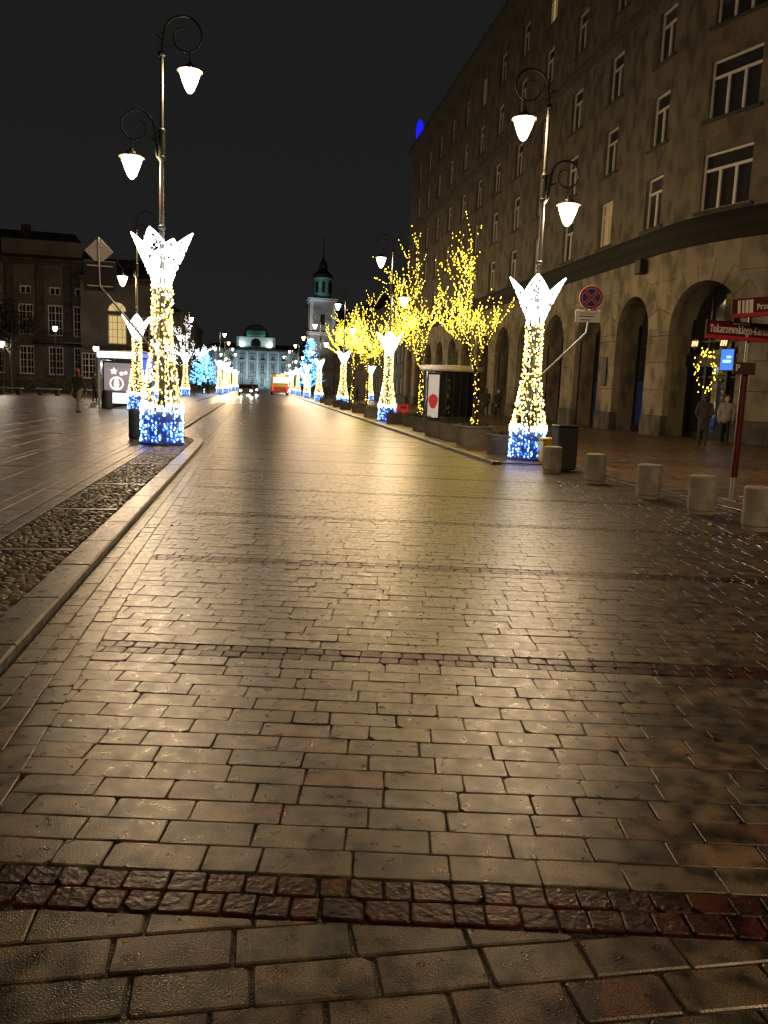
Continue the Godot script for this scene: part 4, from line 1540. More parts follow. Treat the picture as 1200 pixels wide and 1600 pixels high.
func build_signs() -> void:
	# no-stopping sign on an arm from the lamp post inside the tulip
	var foot := at_depth(842, 590, 17.9)
	var bend := at_depth(916, 520, 17.6)
	var face := at_depth(924, 465, 17.55)
	var o := thing("no_stopping_sign", "round blue and red no stopping sign with white plate on a bent arm", "road sign", face, deg_to_rad(-14))
	var inv := o.transform.affine_inverse()
	var g := G.new()
	var a0 := inv * foot
	var a1 := inv * bend
	g.tube([a0, a1.lerp(a0, 0.12), a1, a1 + Vector3(0.01, 0.1, 0), Vector3(0, -0.3, -0.035), Vector3(0, 0.15, -0.035)], [0.024, 0.024, 0.024, 0.024, 0.024, 0.024], 8)
	part(o, "arm", g, M["galvanised"])
	var R := 0.262
	g = G.new()
	g.lathe([Vector2(0.0, -0.012), Vector2(R, -0.012), Vector2(R, 0.0), Vector2(R * 0.97, 0.002), Vector2(0.0, 0.002)], 32, Vector3.ZERO, Basis(Vector3.RIGHT, PI / 2))
	part(o, "disc", g, M["sign white"])
	g = G.new()
	g.plate(ring_poly(R * 0.955, R * 0.76), Transform3D(Basis(), Vector3(0, 0, 0.005)), 0.0)
	for s in [1.0, -1.0]:
		g.box(Vector3(0, 0, 0.009 + s * 0.0006), Vector3(R * 1.58, R * 0.2, 0.002), Basis(Vector3.BACK, s * PI / 4))
	part(o, "red_border", g, M["sign red"])
	g = G.new()
	for k in 4:
		var poly := PackedVector2Array()
		poly.append(Vector2(cos(PI / 2 * k), sin(PI / 2 * k)) * R * 0.17)
		for j in 9:
			var t := PI / 2 * k + deg_to_rad(-35 + 70.0 * j / 8)
			poly.append(Vector2(cos(t), sin(t)) * R * 0.735)
		g.plate(poly, Transform3D(Basis(), Vector3(0, 0, 0.0055)), 0.0)
	part(o, "blue_field", g, M["sign blue"])
	var pl := Node3D.new()
	pl.name = "plate"
	o.add_child(pl, true)
	pl.position = Vector3(-0.05, -0.40, 0)
	g = G.new()
	g.cbox(Vector3(0, 0, -0.006), Vector3(0.54, 0.26, 0.012), 0.004)
	part(pl, "board", g, M["sign white"])
	g = G.new()
	for q in [[0.0, 0.07, 0.012], [-0.02, -0.005, 0.2], [-0.04, -0.08, 0.14]]:
		if q[2] > 0.1: g.box(Vector3(q[0], q[1], 0.002), Vector3(q[2] * 1.6, 0.022, 0.002))
	part(pl, "print", g, M["black print"])
	lettering(pl, "NIE DOTYCZY", Vector3(-0.17, 0.055, 0.002), Basis(), 0.05, M["black print"], true, "print")
	# two signs seen from behind on a bent arm at the tulip across the street
	foot = at_depth(238, 545, 18.2)
	bend = at_depth(156, 447, 17.9)
	var top := at_depth(153, 370, 17.9)
	o = thing("priority_road_sign", "square sign on its corner above a plate, seen from behind, on bent arm", "road sign", at_depth(154, 392, 17.92), deg_to_rad(186))
	inv = o.transform.affine_inverse()
	g = G.new()
	var b := inv * bend
	var tt := inv * top
	g.tube([inv * foot, b.lerp(inv * foot, 0.06), b, b.lerp(tt, 0.06), tt], [0.022, 0.022, 0.022, 0.022, 0.022], 8)
	part(o, "arm", g, M["galvanised"])
	g = G.new()
	g.cbox(Vector3(0, 0, 0.045), Vector3(0.40, 0.40, 0.012), 0.005, Basis(Vector3.BACK, PI / 4))
	part(o, "diamond_plate", g, M["galvanised"])
	g = G.new()
	g.cbox(Vector3(0, 0, 0.055), Vector3(0.26, 0.26, 0.006), 0.002, Basis(Vector3.BACK, PI / 4))
	part(o, "yellow_face", g, M["sign yellow"])
	g = G.new()
	var c := inv * at_depth(156, 431, 17.92)
	g.cbox(c + Vector3(0, 0, 0.045), Vector3(0.62, 0.60, 0.012), 0.006)
	part(o, "lower_plate", g, M["dark plastic"])
	g = G.new()
	for y in [0.1, -0.1]: g.cbox(Vector3(0, y, 0.028), Vector3(0.12, 0.035, 0.02), 0.004)
	for y in [0.2, -0.2]: g.cbox(c + Vector3(0, y, 0.028), Vector3(0.5, 0.03, 0.02), 0.004)
	part(o, "clamp", g, M["galvanised"])
	# street name post
	var base := on_ground(1143, 781, 0.03)
	o = thing("street_name_post", "tall maroon post with street name boards and a parking sign", "street sign", base)
	var dep := -base.z
	var lean := 0.0
	g = G.new()
	g.tube([Vector3.ZERO, Vector3(0, 0.35, 0)], [0.042, 0.042], 12)
	part(o, "foot_sleeve", g, M["galvanised"])
	g = G.new()
	g.tube([Vector3(0, 0.35, 0), Vector3(0, 1.95, 0)], [0.05, 0.05], 14)
	part(o, "post", g, M["maroon"])
	g = G.new()
	g.tube([Vector3(0, 1.95, 0), Vector3(0, 2.78, 0)], [0.028, 0.028], 10)
	part(o, "upper_post", g, M["galvanised"])
	# boards: name, left end and right-hand direction measured in the photograph at the post's distance
	var n1 := Node3D.new()
	n1.name = "name_board"
	o.add_child(n1, true)
	n1.position = at_depth(1104, 499, dep - 0.24) - base
	n1.rotation = Vector3(0, deg_to_rad(10), 0)
	g = G.new()
	g.cbox(Vector3(0.74, -0.135, 0), Vector3(1.48, 0.27, 0.03), 0.006)
	part(n1, "board", g, M["maroon"])
	g = G.new()
	g.box(Vector3(0.74, -0.235, 0.0165), Vector3(1.47, 0.055, 0.004))
	part(n1, "red_stripe", g, M["sign red"])
	lettering(n1, "Tokarzewskiego-Karaszewicza", Vector3(0.06, -0.12, 0.018), Basis().scaled(Vector3(0.62, 1, 1)), 0.15, M["lettering"])
	g = G.new()
	g.box(Vector3(0.62, -0.03, 0.0165), Vector3(0.3, 0.016, 0.003))
	part(n1, "small_print", g, M["lettering"])
	var n2 := Node3D.new()
	n2.name = "name_board"
	o.add_child(n2, true)
	n2.position = at_depth(1144, 472, dep - 0.3) - base
	n2.rotation = Vector3(0, deg_to_rad(-42), deg_to_rad(4))
	g = G.new()
	g.cbox(Vector3(0.75, -0.1, 0), Vector3(1.5, 0.27, 0.03), 0.006)
	part(n2, "board", g, M["maroon"])
	g = G.new()
	g.box(Vector3(0.75, -0.2, 0.0165), Vector3(1.49, 0.055, 0.004))
	part(n2, "red_stripe", g, M["sign red"])
	g = G.new()
	for q in [[0.10, 0.035], [0.155, 0.03], [0.205, 0.04], [0.26, 0.05]]: g.box(Vector3(q[0], -0.09, 0.0165), Vector3(q[1], 0.2, 0.003))
	part(n2, "white_stripe", g, M["sign white"])  # row of white upright stripes at the board's left end
	lettering(n2, "Przedmieście", Vector3(0.33, -0.1, 0.018), Basis().scaled(Vector3(0.72, 1, 1)), 0.105, M["lettering"])
	var n3 := Node3D.new()
	n3.name = "parking_board"
	o.add_child(n3, true)
	n3.position = at_depth(1147, 566, dep - 0.1) - base
	g = G.new()
	g.cbox(Vector3(0.17, -0.085, 0), Vector3(0.36, 0.18, 0.025), 0.005)
	part(n3, "board", g, M["sign brown"])
	lettering(n3, "P", Vector3(0.015, -0.075, 0.014), Basis(), 0.13, M["lettering"])
	g = G.new()
	for k in 3: g.box(Vector3(0.235, -0.045 - 0.04 * k, 0.0135), Vector3(0.18 - 0.02 * k, 0.012, 0.002))
	part(n3, "small_print", g, M["wood"])

func ring_poly(ro: float, ri: float) -> PackedVector2Array:
	var p := PackedVector2Array()
	for k in 41: p.append(Vector2(cos(TAU * k / 40.0 * 0.9999), sin(TAU * k / 40.0 * 0.9999)) * ro)
	for k in 41: p.append(Vector2(cos(TAU * (1 - k / 40.0) * 0.9999), sin(TAU * (1 - k / 40.0) * 0.9999)) * ri)
	return p

func build_kiosk() -> void:
	var p := on_ground(702, 660, 0.03)
	var o := thing("kiosk", "octagonal dark glass kiosk with flat beige roof among lit trees", "kiosk", p)
	var R := 1.3
	var glass := G.new()
	var post := G.new()
	var low := G.new()
	for k in 8:
		var a := TAU * (k + 0.5) / 8
		var b := TAU * (k + 1.5) / 8
		var pa := Vector3(cos(a), 0, sin(a)) * R
		var pb := Vector3(cos(b), 0, sin(b)) * R
		var w := pb - pa
		# several narrow panes per side
		var nrm := Vector3(cos((a + b) / 2), 0, sin((a + b) / 2))
		for j in 3:
			var c := pa + w * (j + 0.5) / 3.0
			var pane := G.new()
			pane.box(c + Vector3(0, 1.35, 0), Vector3(w.length() / 3 - 0.04, 2.1, 0.02), Basis(w.normalized(), Vector3.UP, w.normalized().cross(Vector3.UP)).rotated(Vector3.UP, rng.randfn(0, 0.012)))
			part(o, "glass_pane", pane, M["dark glass"])
			post.box(pa + w * j / 3.0 + Vector3(0, 1.3, 0), Vector3(0.05, 2.4, 0.05), Basis(w.normalized(), Vector3.UP, w.normalized().cross(Vector3.UP)))
		low.box((pa + pb) / 2 + Vector3(0, 0.15, 0), Vector3(w.length(), 0.3, 0.06), Basis(w.normalized(), Vector3.UP, w.normalized().cross(Vector3.UP)))
	part(o, "frame", post, M["iron"])
	part(o, "base_panel", low, M["dark plastic"])
	var r := G.new()
	r.lathe([Vector2(0.0, 2.42), Vector2(1.5, 2.42), Vector2(1.55, 2.5), Vector2(1.55, 2.68), Vector2(0.0, 2.75)], 8, Vector3.ZERO, Basis(Vector3.UP, PI / 8))
	part(o, "roof", r, M["white paint"])
	r = G.new()
	r.box(Vector3(-0.1, 3.1, 0.2), Vector3(0.5, 0.75, 0.5))
	part(o, "roof_box", r, M["plinth stone"])
	# poster case leaning on the near face
	var ps := thing("poster_case", "narrow white and red lit poster case on the kiosk side", "poster", on_ground(677, 662, 0.03) + Vector3(-0.15, 0, 0.5), deg_to_rad(-30))
	var g := G.new()
	g.cbox(Vector3(0, 1.2, 0), Vector3(0.62, 2.2, 0.1), 0.015)
	part(ps, "case", g, M["iron"])
	g = G.new()
	g.box(Vector3(0, 1.25, 0.053), Vector3(0.5, 1.9, 0.01))
	part(ps, "poster_sign", g, M["poster light"])
	g = G.new()
	var poly := PackedVector2Array()
	for k in 14:
		var a := TAU * k / 14
		poly.append(Vector2(cos(a) * 0.22 * (1.0 + 0.15 * sin(3 * a)), 1.02 + sin(a) * 0.33))
	g.plate(poly, Transform3D(Basis(), Vector3(0, 0, 0.062)), 0.003)
	part(ps, "red_print_sign", g, M["poster red light"])

func build_shelter() -> void:
	var a := on_ground(155, 637, 0.06)
	var o := thing("bus_shelter", "glass bus shelter with lit roof edge and advertising lightbox", "bus shelter", a, 0.0)
	var g := G.new()
	for q in [Vector3(0, 0, 0), Vector3(0.1, 0, -3.8), Vector3(1.75, 0, -0.1), Vector3(1.75, 0, -3.8)]:
		g.cbox(q + Vector3(0, 1.28, 0), Vector3(0.09, 2.56, 0.09), 0.01)
	part(o, "post", g, M["galvanised"])
	g = G.new()
	g.cbox(Vector3(0.95, 2.72, -1.9), Vector3(2.3, 0.06, 4.4), 0.02, Basis(Vector3.BACK, 0.05))
	part(o, "roof", g, M["galvanised"])
	g = G.new()
	g.cbox(Vector3(0.85, 2.55, 0.32), Vector3(1.75, 0.3, 0.08), 0.03)
	part(o, "roof_light_strip", g, M["lightbox light"])
	g = G.new()
	g.box(Vector3(1.95, 2.62, -1.6), Vector3(0.06, 0.2, 3.6))
	part(o, "roof_light_edge", g, M["lightbox blue light"])
	g = G.new()
	g.box(Vector3(0.05, 1.3, -1.9), Vector3(0.012, 2.1, 3.5))
	part(o, "back_glass", g, M["glass pane"])
	var box := G.new()
	box.cbox(Vector3(0.9, 1.2, 0.05), Vector3(1.42, 2.15, 0.16), 0.02)
	var bx := part(o, "lightbox", box, M["iron"])
	g = G.new()
	g.box(Vector3(0.9, 1.5, 0.136), Vector3(1.26, 1.35, 0.008))
	part(bx, "lightbox_print_light", g, M["lightbox dim light"])
	g = G.new()
	g.box(Vector3(0.9, 0.5, 0.136), Vector3(1.26, 0.5, 0.008))
	part(bx, "lightbox_white_light", g, M["lightbox light"])
	g = G.new()
	for s in [[0.72, 1.78, 0.19], [1.08, 1.68, 0.13], [1.27, 1.72, 0.12]]:
		var poly := PackedVector2Array()
		for k in 10:
			var t := PI / 2 + TAU * k / 10
			poly.append(Vector2(s[0], s[1]) + Vector2(cos(t), sin(t)) * s[2] * (1.0 if k % 2 == 0 else 0.5))
		g.plate(poly, Transform3D(Basis(), Vector3(0, 0, 0.145)), 0.003)
	g.plate(ring_poly(0.33, 0.26).duplicate(), Transform3D(Basis(), Vector3(0.85, 1.2, 0.146)), 0.0)
	g.ball(Vector3(0.84, 1.16, 0.142), Vector3(0.13, 0.3, 0.004), 12, 6)
	part(bx, "star_print_light", g, M["lightbox print light"])
	var l := AreaLight3D.new()
	l.name = "lightbox_glow"
	l.area_size = Vector2(1.2, 1.9)
	l.light_energy = 0.5
	l.light_color = lin(0.75, 0.82, 1.0)
	l.position = Vector3(0.9, 1.2, 0.2)
	l.rotation.y = PI
	l.shadow_enabled = true
	o.add_child(l, true)
	g = G.new()
	g.cbox(Vector3(2.2, 1.9, -0.6), Vector3(0.5, 1.0, 0.06), 0.01)
	g.tube([Vector3(2.45, 0, -0.6), Vector3(2.45, 2.4, -0.6)], [0.03, 0.03], 8)
	part(o, "timetable_light_panel", g, M["lightbox blue light"])
	g = G.new()
	g.cbox(Vector3(0.4, 0.48, -2.2), Vector3(0.4, 0.05, 2.4), 0.01)
	for z in [-1.2, -3.2]: g.box(Vector3(0.4, 0.23, z), Vector3(0.3, 0.46, 0.06))
	part(o, "seat", g, M["wood"])

# ---------------------------------------------------------------- houses
# wins: [x, sill, w, h, lit]; local frame: x to the right along the front, z out of the wall
func house(called: String, label: String, t: Transform3D, w: float, h: float, deep: float, tone: Color, wins: Array, roof := 3.0, category := "building") -> Node3D:
	var o := thing(called, label, category)
	o.transform = t
	var g := G.new()
	g.col = tone
	var holes := []
	for q in wins: holes.append([q[0] - q[2] / 2, q[1], q[0] + q[2] / 2, q[1] + q[3]])
	facade_rect(g, Transform3D(), -w / 2, 0, w / 2, h, holes, 0.25)
	g.quad(Vector3(w / 2, 0, 0), Vector3(w / 2, 0, -deep), Vector3(w / 2, h, -deep), Vector3(w / 2, h, 0))
	g.quad(Vector3(-w / 2, 0, -deep), Vector3(-w / 2, 0, 0), Vector3(-w / 2, h, 0), Vector3(-w / 2, h, -deep))
	g.quad(Vector3(w / 2, 0, -deep), Vector3(-w / 2, 0, -deep), Vector3(-w / 2, h, -deep), Vector3(w / 2, h, -deep))
	part(o, "wall", g, M["plaster"])
	g = G.new()
	g.box(Vector3(0, h + 0.1, 0.1), Vector3(w + 0.5, 0.25, 0.8))
	g.box(Vector3(0, h - 0.2, 0.08), Vector3(w + 0.2, 0.3, 0.3))
	part(o, "cornice", g, M["cornice stone"])
	if roof > 0:
		g = G.new()
		var y := h + 0.22
		var a := [Vector3(-w / 2 - 0.2, y, 0.3), Vector3(w / 2 + 0.2, y, 0.3), Vector3(w / 2 + 0.2, y, -deep), Vector3(-w / 2 - 0.2, y, -deep)]
		var r0 := Vector3(-w / 2 + minf(2.5, w * 0.2), y + roof, -deep / 2)
		var r1 := Vector3(w / 2 - minf(2.5, w * 0.2), y + roof, -deep / 2)
		g.quad(a[0], a[1], r1, r0); g.quad(a[2], a[3], r0, r1)
		g.tri(a[1], a[2], r1); g.tri(a[3], a[0], r0)
		part(o, "roof", g, M["roof tin"])
	var meshes := {}
	for q in wins:
		var key := "%.2f %.2f" % [q[2], q[3]]
		if not meshes.has(key):
			var bars := [[0.0, 0.06, q[3] - 0.06, 0.08]]
			var rails := []
			if q[3] > 1.2:
				bars.append_array([[-q[2] / 4, 0.06, q[3] - 0.06, 0.035], [q[2] / 4, 0.06, q[3] - 0.06, 0.035]])
				for k in 3: rails.append([q[3] * (k + 1) / 4.0, 0.05])
			var cs := G.new()
			cs.cbox(Vector3(0, -0.07, 0.3), Vector3(q[2] + 0.4, 0.14, 0.3), 0.03)
			var ct := G.new()
			ct.cbox(Vector3(0, q[3] + 0.1, 0.24), Vector3(q[2] + 0.3, 0.18, 0.12), 0.03)
			meshes[key] = [window_frame(q[2], q[3], bars, rails, 0.1), pane_mesh(q[2], q[3]), cs.mesh(), ct.mesh()]
		var n := Node3D.new()
		n.name = "window"
		o.add_child(n, true)
		n.position = Vector3(q[0], q[1], -0.15)
		part(n, "frame", meshes[key][0], M["window paint"])
		var lit: String = q[4] if q.size() > 4 else ""
		part(n, "lit_window_pane" if lit else "pane", meshes[key][1], M[lit] if lit else M["window glass"])
		part(n, "sill", meshes[key][2], M["trim plaster"])
		part(n, "lintel", meshes[key][3], M["trim plaster"])
	return o

func facing(p: Vector3, deg: float) -> Transform3D:
	return Transform3D(Basis(Vector3.UP, deg_to_rad(deg)), p)

func build_left_palace() -> void:
	# main block faces the square, read at a depth of 85 m
	var Z := 85.0
	var c := at_depth(62, 608, Z)
	var k := Z / F                                # metres per photo pixel there
	var wins := []
	for x in [-75, -35, 5, 45, 85, 120]:
		var xx: float = (x - 62) * k + 3.4
		wins.append([xx, 1.6, 1.35, 2.7])
		wins.append([xx, 5.35, 1.35, 2.9])
		wins.append([xx, 9.2, 1.0, 0.75])
	var o := house("palace", "pale plastered palace block behind the dark square tree", facing(Vector3(c.x - 3.4, 0, -Z), 3), 250 * k, 12.3, 14, Color(0.14, 0.138, 0.13), wins, 3.6)
	var g := G.new()
	for x in [-55, -15, 24, 65, 103, 138]: g.cbox(Vector3((x - 62) * k + 3.4, 8.1, 0.1), Vector3(0.75, 7.6, 0.2), 0.04)
	part(o, "pilaster", g, M["cornice stone"])
	g = G.new()
	g.cbox(Vector3((100 - 62) * k + 3.4, 4.7, 0.7), Vector3(5.2, 0.25, 1.4), 0.04)
	for j in 22: g.box(Vector3((100 - 62) * k + 3.4 - 2.5 + j * 0.238, 5.25, 1.32), Vector3(0.05, 0.9, 0.05))
	g.box(Vector3((100 - 62) * k + 3.4, 5.73, 1.32), Vector3(5.15, 0.07, 0.09))
	part(o, "balcony", g, M["iron"])
	g = G.new()
	g.cbox(Vector3(5 * k + 3.4, 13.4, -2.0), Vector3(110 * k, 1.9, 3.0), 0.06)
	part(o, "attic_wall", g, M["trim plaster"])
	for x in [40, 84]:
		g = G.new()
		g.cbox(Vector3((x - 62) * k, 15.6, -5), Vector3(0.8, 1.6, 0.8), 0.05)
		part(o, "chimney", g, M["plinth stone"])
	# wing with the lit arched window
	c = at_depth(184, 606, 82.0)
	k = 82.0 / F
	o = house("palace_wing", "palace wing with a lit arched window beside the bus shelter", facing(Vector3(c.x, 0, -82.0), 2), 100 * k, 10.6, 14, Color(0.15, 0.145, 0.138), [[0.0, 4.7, 1.7, 2.7, "lit window"], [-2.6, 1.4, 1.3, 2.4], [2.4, 1.4, 1.3, 2.4], [2.9, 4.9, 1.3, 2.4]], 2.6)
	var f := G.new()
	var poly := PackedVector2Array()
	for j in 13: poly.append(Vector2(cos(PI * j / 12) * 0.8, sin(PI * j / 12) * 0.8))
	f.plate(poly, Transform3D(Basis(), Vector3(0, 7.75, 0.02)), 0.03)
	var fan := part(o, "fan_window", f, M["lit window"])
	f = G.new()
	for j in 5: f.box(Vector3(0, 7.75, 0.03) + Vector3(cos(PI * j / 4), sin(PI * j / 4), 0) * 0.4, Vector3(0.8, 0.05, 0.04), Basis(Vector3.BACK, PI * j / 4))
	part(fan, "glazing_bar", f, M["window paint"])
	g = G.new()
	g.cbox(Vector3(0, 4.35, 0.12), Vector3(100 * k, 0.25, 0.26), 0.04)
	part(o, "string_course", g, M["cornice stone"])

func row_windows(w: float, h: float, lit_every := 0) -> Array:
	var out := []
	var cols := int(w / 2.8)
	var rows := int(h / 3.6)
	for r in rows:
		for c in cols:
			var q := [-w / 2 + (c + 0.5) * w / cols, 1.1 + r * 3.6, 1.15, 1.9]
			if lit_every and rng.randi() % lit_every == 0: q.append("lit window" if rng.randf() < 0.5 else "dim lit window")
			out.append(q)
	return out

func build_far_street() -> void:
	rng.seed = 61
	# houses down the left side
	house("town_house", "low dark house past the palace wing on the plaza side", facing(Vector3(-13.5, 0, -103), 90), 26, 9.0, 12, Color(0.10, 0.098, 0.09), row_windows(26, 9.0, 9), 3.0)
	house("town_house", "grey town house beyond the white lit tree", facing(Vector3(-13.8, 0, -136), 90), 36, 11.5, 12, Color(0.12, 0.115, 0.1), row_windows(36, 11.5, 7), 3.5)
	house("town_house", "tall far town house before the domed palace, plaza side", facing(Vector3(-14.0, 0, -190), 90), 64, 14.0, 14, Color(0.14, 0.13, 0.115), row_windows(64, 14.0, 6), 3.5)
	# houses between the corner building and the church
	house("town_house", "dark house between corner building and church", facing(Vector3(17.0, 0, -115), -90), 38, 12.0, 14, Color(0.10, 0.095, 0.085), row_windows(38, 12.0, 8), 3.5)
	house("town_house", "steep roofed dark house next to the church front", facing(Vector3(17.5, 0, -163), -90), 50, 14.5, 14, Color(0.10, 0.095, 0.085), row_windows(50, 14.5, 8), 4.5)
	house("town_house", "far house between church tower and domed palace", facing(Vector3(13.5, 0, -250), -90), 40, 13.0, 14, Color(0.14, 0.135, 0.12), row_windows(40, 13.0, 7), 3.5)

func spot(under: Node, where: Vector3, to: Vector3, energy: float, color: Color, angle: float) -> void:
	var l := SpotLight3D.new()
	l.name = "light"
	l.light_energy = energy
	l.light_color = color
	l.light_size = 0.15
	l.spot_range = 120.0
	l.spot_attenuation = 2.0
	l.spot_angle = angle
	l.spot_angle_attenuation = 0.8
	l.shadow_enabled = true
	under.add_child(l, true)
	l.transform = Transform3D(Basis.looking_at(to - where, Vector3.UP if absf((to - where).normalized().y) < 0.95 else Vector3.RIGHT), where)

func floodlight(label: String, where: Vector3, to: Vector3, energy: float, color: Color, angle := 40.0) -> void:
	var o := thing("floodlight", label, "floodlight", where, 0.0, "floodlights aimed at far landmarks")
	var d := (to - where).normalized()
	var b := Basis.looking_at(d, Vector3.UP)
	var g := G.new()
	g.cbox(Vector3(0, 0.28, 0), Vector3(0.5, 0.4, 0.25), 0.03, b)
	g.box(Vector3(0, 0.06, 0), Vector3(0.3, 0.12, 0.2))
	part(o, "housing", g, M["iron"])
	g = G.new()
	g.box(Vector3(0, 0.28, 0) + d * 0.13, Vector3(0.42, 0.32, 0.01), b)
	part(o, "lamp_face", g, M["lightbox light"])
	spot(o, Vector3(0, 0.28, 0) + d * 0.2, to - where, energy, color, angle)

func build_landmarks() -> void:
	# church tower
	var Z := 215.0
	var k := Z / F
	var c := at_depth(500, 604, Z)
	var o := thing("church_tower", "floodlit baroque church tower with lantern stage and spire", "church tower", Vector3(c.x, 0, -Z))
	var w := 38 * k
	var g := G.new()
	g.col = Color(0.42, 0.41, 0.38)
	facade_rect(g, Transform3D(Basis(), Vector3(0, 0, w / 2)), -w / 2, 0, w / 2, 23.2, [[-0.55, 17.0, 0.55, 19.6]], 0.5)
	for s in [Vector3(1, 0, 0), Vector3(-1, 0, 0), Vector3(0, 0, -1)]:
		var b := Basis(Vector3.UP.cross(s), Vector3.UP, s)
		facade_rect(g, Transform3D(b, s * w / 2), -w / 2, 0, w / 2, 23.2, [], 0.4)
	part(o, "shaft", g, M["plaster"])
	g = G.new()
	for y in [14.6, 22.9]:
		g.cbox(Vector3(0, y, 0), Vector3(w + 0.9, 0.5, w + 0.9), 0.1)
		g.cbox(Vector3(0, y + 0.45, 0), Vector3(w + 1.4, 0.3, w + 1.4), 0.08)
	part(o, "cornice", g, M["white paint"])
	g = G.new()
	for s in [[-1, 1], [1, 1], [-1, -1], [1, -1]]:
		g.cbox(Vector3(s[0] * (w / 2 - 0.35), 18.9, s[1] * (w / 2 - 0.35)), Vector3(0.9, 7.4, 0.9), 0.08)
	part(o, "pilaster", g, M["white paint"])
	g = G.new()
	g.box(Vector3(0, 18.3, w / 2 - 0.45), Vector3(1.08, 2.6, 0.05))
	part(o, "belfry_louvre", g, M["iron"])
	g = G.new()
	g.lathe([Vector2(2.7, 23.6), Vector2(2.35, 24.2), Vector2(2.3, 28.4), Vector2(2.5, 28.7)], 8, Vector3.ZERO, Basis(Vector3.UP, PI / 8))
	part(o, "lantern_stage", g, M["green copper"])
	g = G.new()
	for j in 8:
		var a := TAU * j / 8
		g.box(Vector3(cos(a) * 2.24, 26.3, sin(a) * 2.24), Vector3(0.15, 2.6, 0.8), Basis(Vector3.UP, -a))
	part(o, "lantern_opening", g, M["iron"])
	g = G.new()
	g.lathe([Vector2(2.6, 28.7), Vector2(2.4, 29.6), Vector2(1.3, 30.6), Vector2(1.0, 31.2), Vector2(1.15, 31.6), Vector2(0.9, 32.5), Vector2(0.35, 33.4), Vector2(0.16, 34.4), Vector2(0.07, 37.5), Vector2(0.0, 37.6)], 10)
	g.ball(Vector3(0, 37.7, 0), Vector3(0.25, 0.25, 0.25), 8, 6)
	g.box(Vector3(0, 38.5, 0), Vector3(0.1, 1.5, 0.1))
	g.box(Vector3(0, 38.7, 0), Vector3(0.7, 0.1, 0.1))
	part(o, "spire", g, M["roof tin"])
	var F0 := Vector3(c.x, 0, -Z)
	floodlight("low floodlight at the foot of the church tower", F0 + Vector3(-7, 9.0, 13), F0 + Vector3(0, 18, 0), 130.0, lin(0.85, 0.92, 1.0), 34)
	floodlight("high floodlight aimed at the tower lantern stage", F0 + Vector3(-4.5, 20.0, 12), F0 + Vector3(0, 26.5, 0), 40.0, lin(0.55, 0.8, 1.0), 22)
	# church nave front
	o = house("church", "dim church front beside the floodlit tower", facing(Vector3(c.x + 9.5, 0, -Z - 1), 0), 12.5, 18.0, 20, Color(0.2, 0.195, 0.18), [[-3.0, 9.0, 1.4, 3.2], [0, 9.0, 1.6, 3.6], [3.0, 9.0, 1.4, 3.2], [0, 0.1, 2.2, 4.2]], 4.0, "church")
	g = G.new()
	g.plate(PackedVector2Array([Vector2(-4.5, 18.2), Vector2(4.5, 18.2), Vector2(0, 22.5)]), Transform3D(Basis(), Vector3(0, 0, 0.1)), 0.6)
	part(o, "gable", g, M["plaster"])
	# domed palace closing the street
	Z = 285.0
	k = Z / F
	c = at_depth(442, 604, Z)
	var W := 235 * k
	var wins := []
	for j in 15:
		var x := -W / 2 + (j + 0.5) * W / 15.0
		wins.append([x, 0.8, 1.5, 3.0])
		wins.append([x, 5.2, 1.5, 3.2])
		wins.append([x, 9.6, 1.4, 1.7])
	o = house("domed_palace", "blue lit palace front with green dome closing the street", facing(Vector3(c.x, 0, -Z), 0), W, 13.0, 20, Color(0.5, 0.5, 0.48), wins, 2.0)
	var dx := (400 - 442) * k
	g = G.new()
	for j in 16: g.cbox(Vector3(-W / 2 + j * W / 15.0, 7.6, 0.15), Vector3(0.6, 9.6, 0.3), 0.05)
	part(o, "pilaster", g, M["white paint"])
	g = G.new()
	g.cbox(Vector3(dx, 15.2, -3), Vector3(58 * k, 4.0, 6), 0.1)
	part(o, "attic_storey", g, M["white paint"])
	g = G.new()
	g.lathe([Vector2(4.2, 17.2), Vector2(4.2, 17.8), Vector2(3.9, 19.2), Vector2(3.1, 20.6), Vector2(1.8, 21.4), Vector2(0.0, 21.6)], 20, Vector3(dx, 0, -3))
	part(o, "dome", g, M["green copper"])
	g = G.new()
	g.plate(PackedVector2Array([Vector2(-1.6, 14.0), Vector2(1.6, 14.0), Vector2(1.6, 15.6), Vector2(1.1, 16.3), Vector2(0, 16.7), Vector2(-1.1, 16.3), Vector2(-1.6, 15.6)]), Transform3D(Basis(), Vector3(dx, 0, 0.05)), 0.1)
	part(o, "attic_arch", g, M["window glass"])
	var P := Vector3(c.x, 0, -Z)
	for q in [-18.0, -6.0, 6.0, 17.0]:
		floodlight("floodlight on the ground before the domed palace", P + Vector3(q, 0.1, 9.0), P + Vector3(q, 7.5, 0), 150.0 if q < 0 else 100.0, lin(0.55, 0.85, 1.0), 55)
	for q in [-5.5, 5.5]:
		floodlight("roof floodlight beside the green dome", P + Vector3(dx + q, 13.3, 1.2), P + Vector3(dx + q * 0.2, 19, -3), 20.0, lin(0.7, 1.0, 0.85), 50)

func vehicle_box(g: G, outline: PackedVector2Array, width: float) -> void:      # side outline in (z, y), extruded across x
	g.plate(outline, Transform3D(Basis(Vector3(0, 0, -1), Vector3.UP, Vector3.RIGHT), Vector3(width / 2, 0, 0)), width)

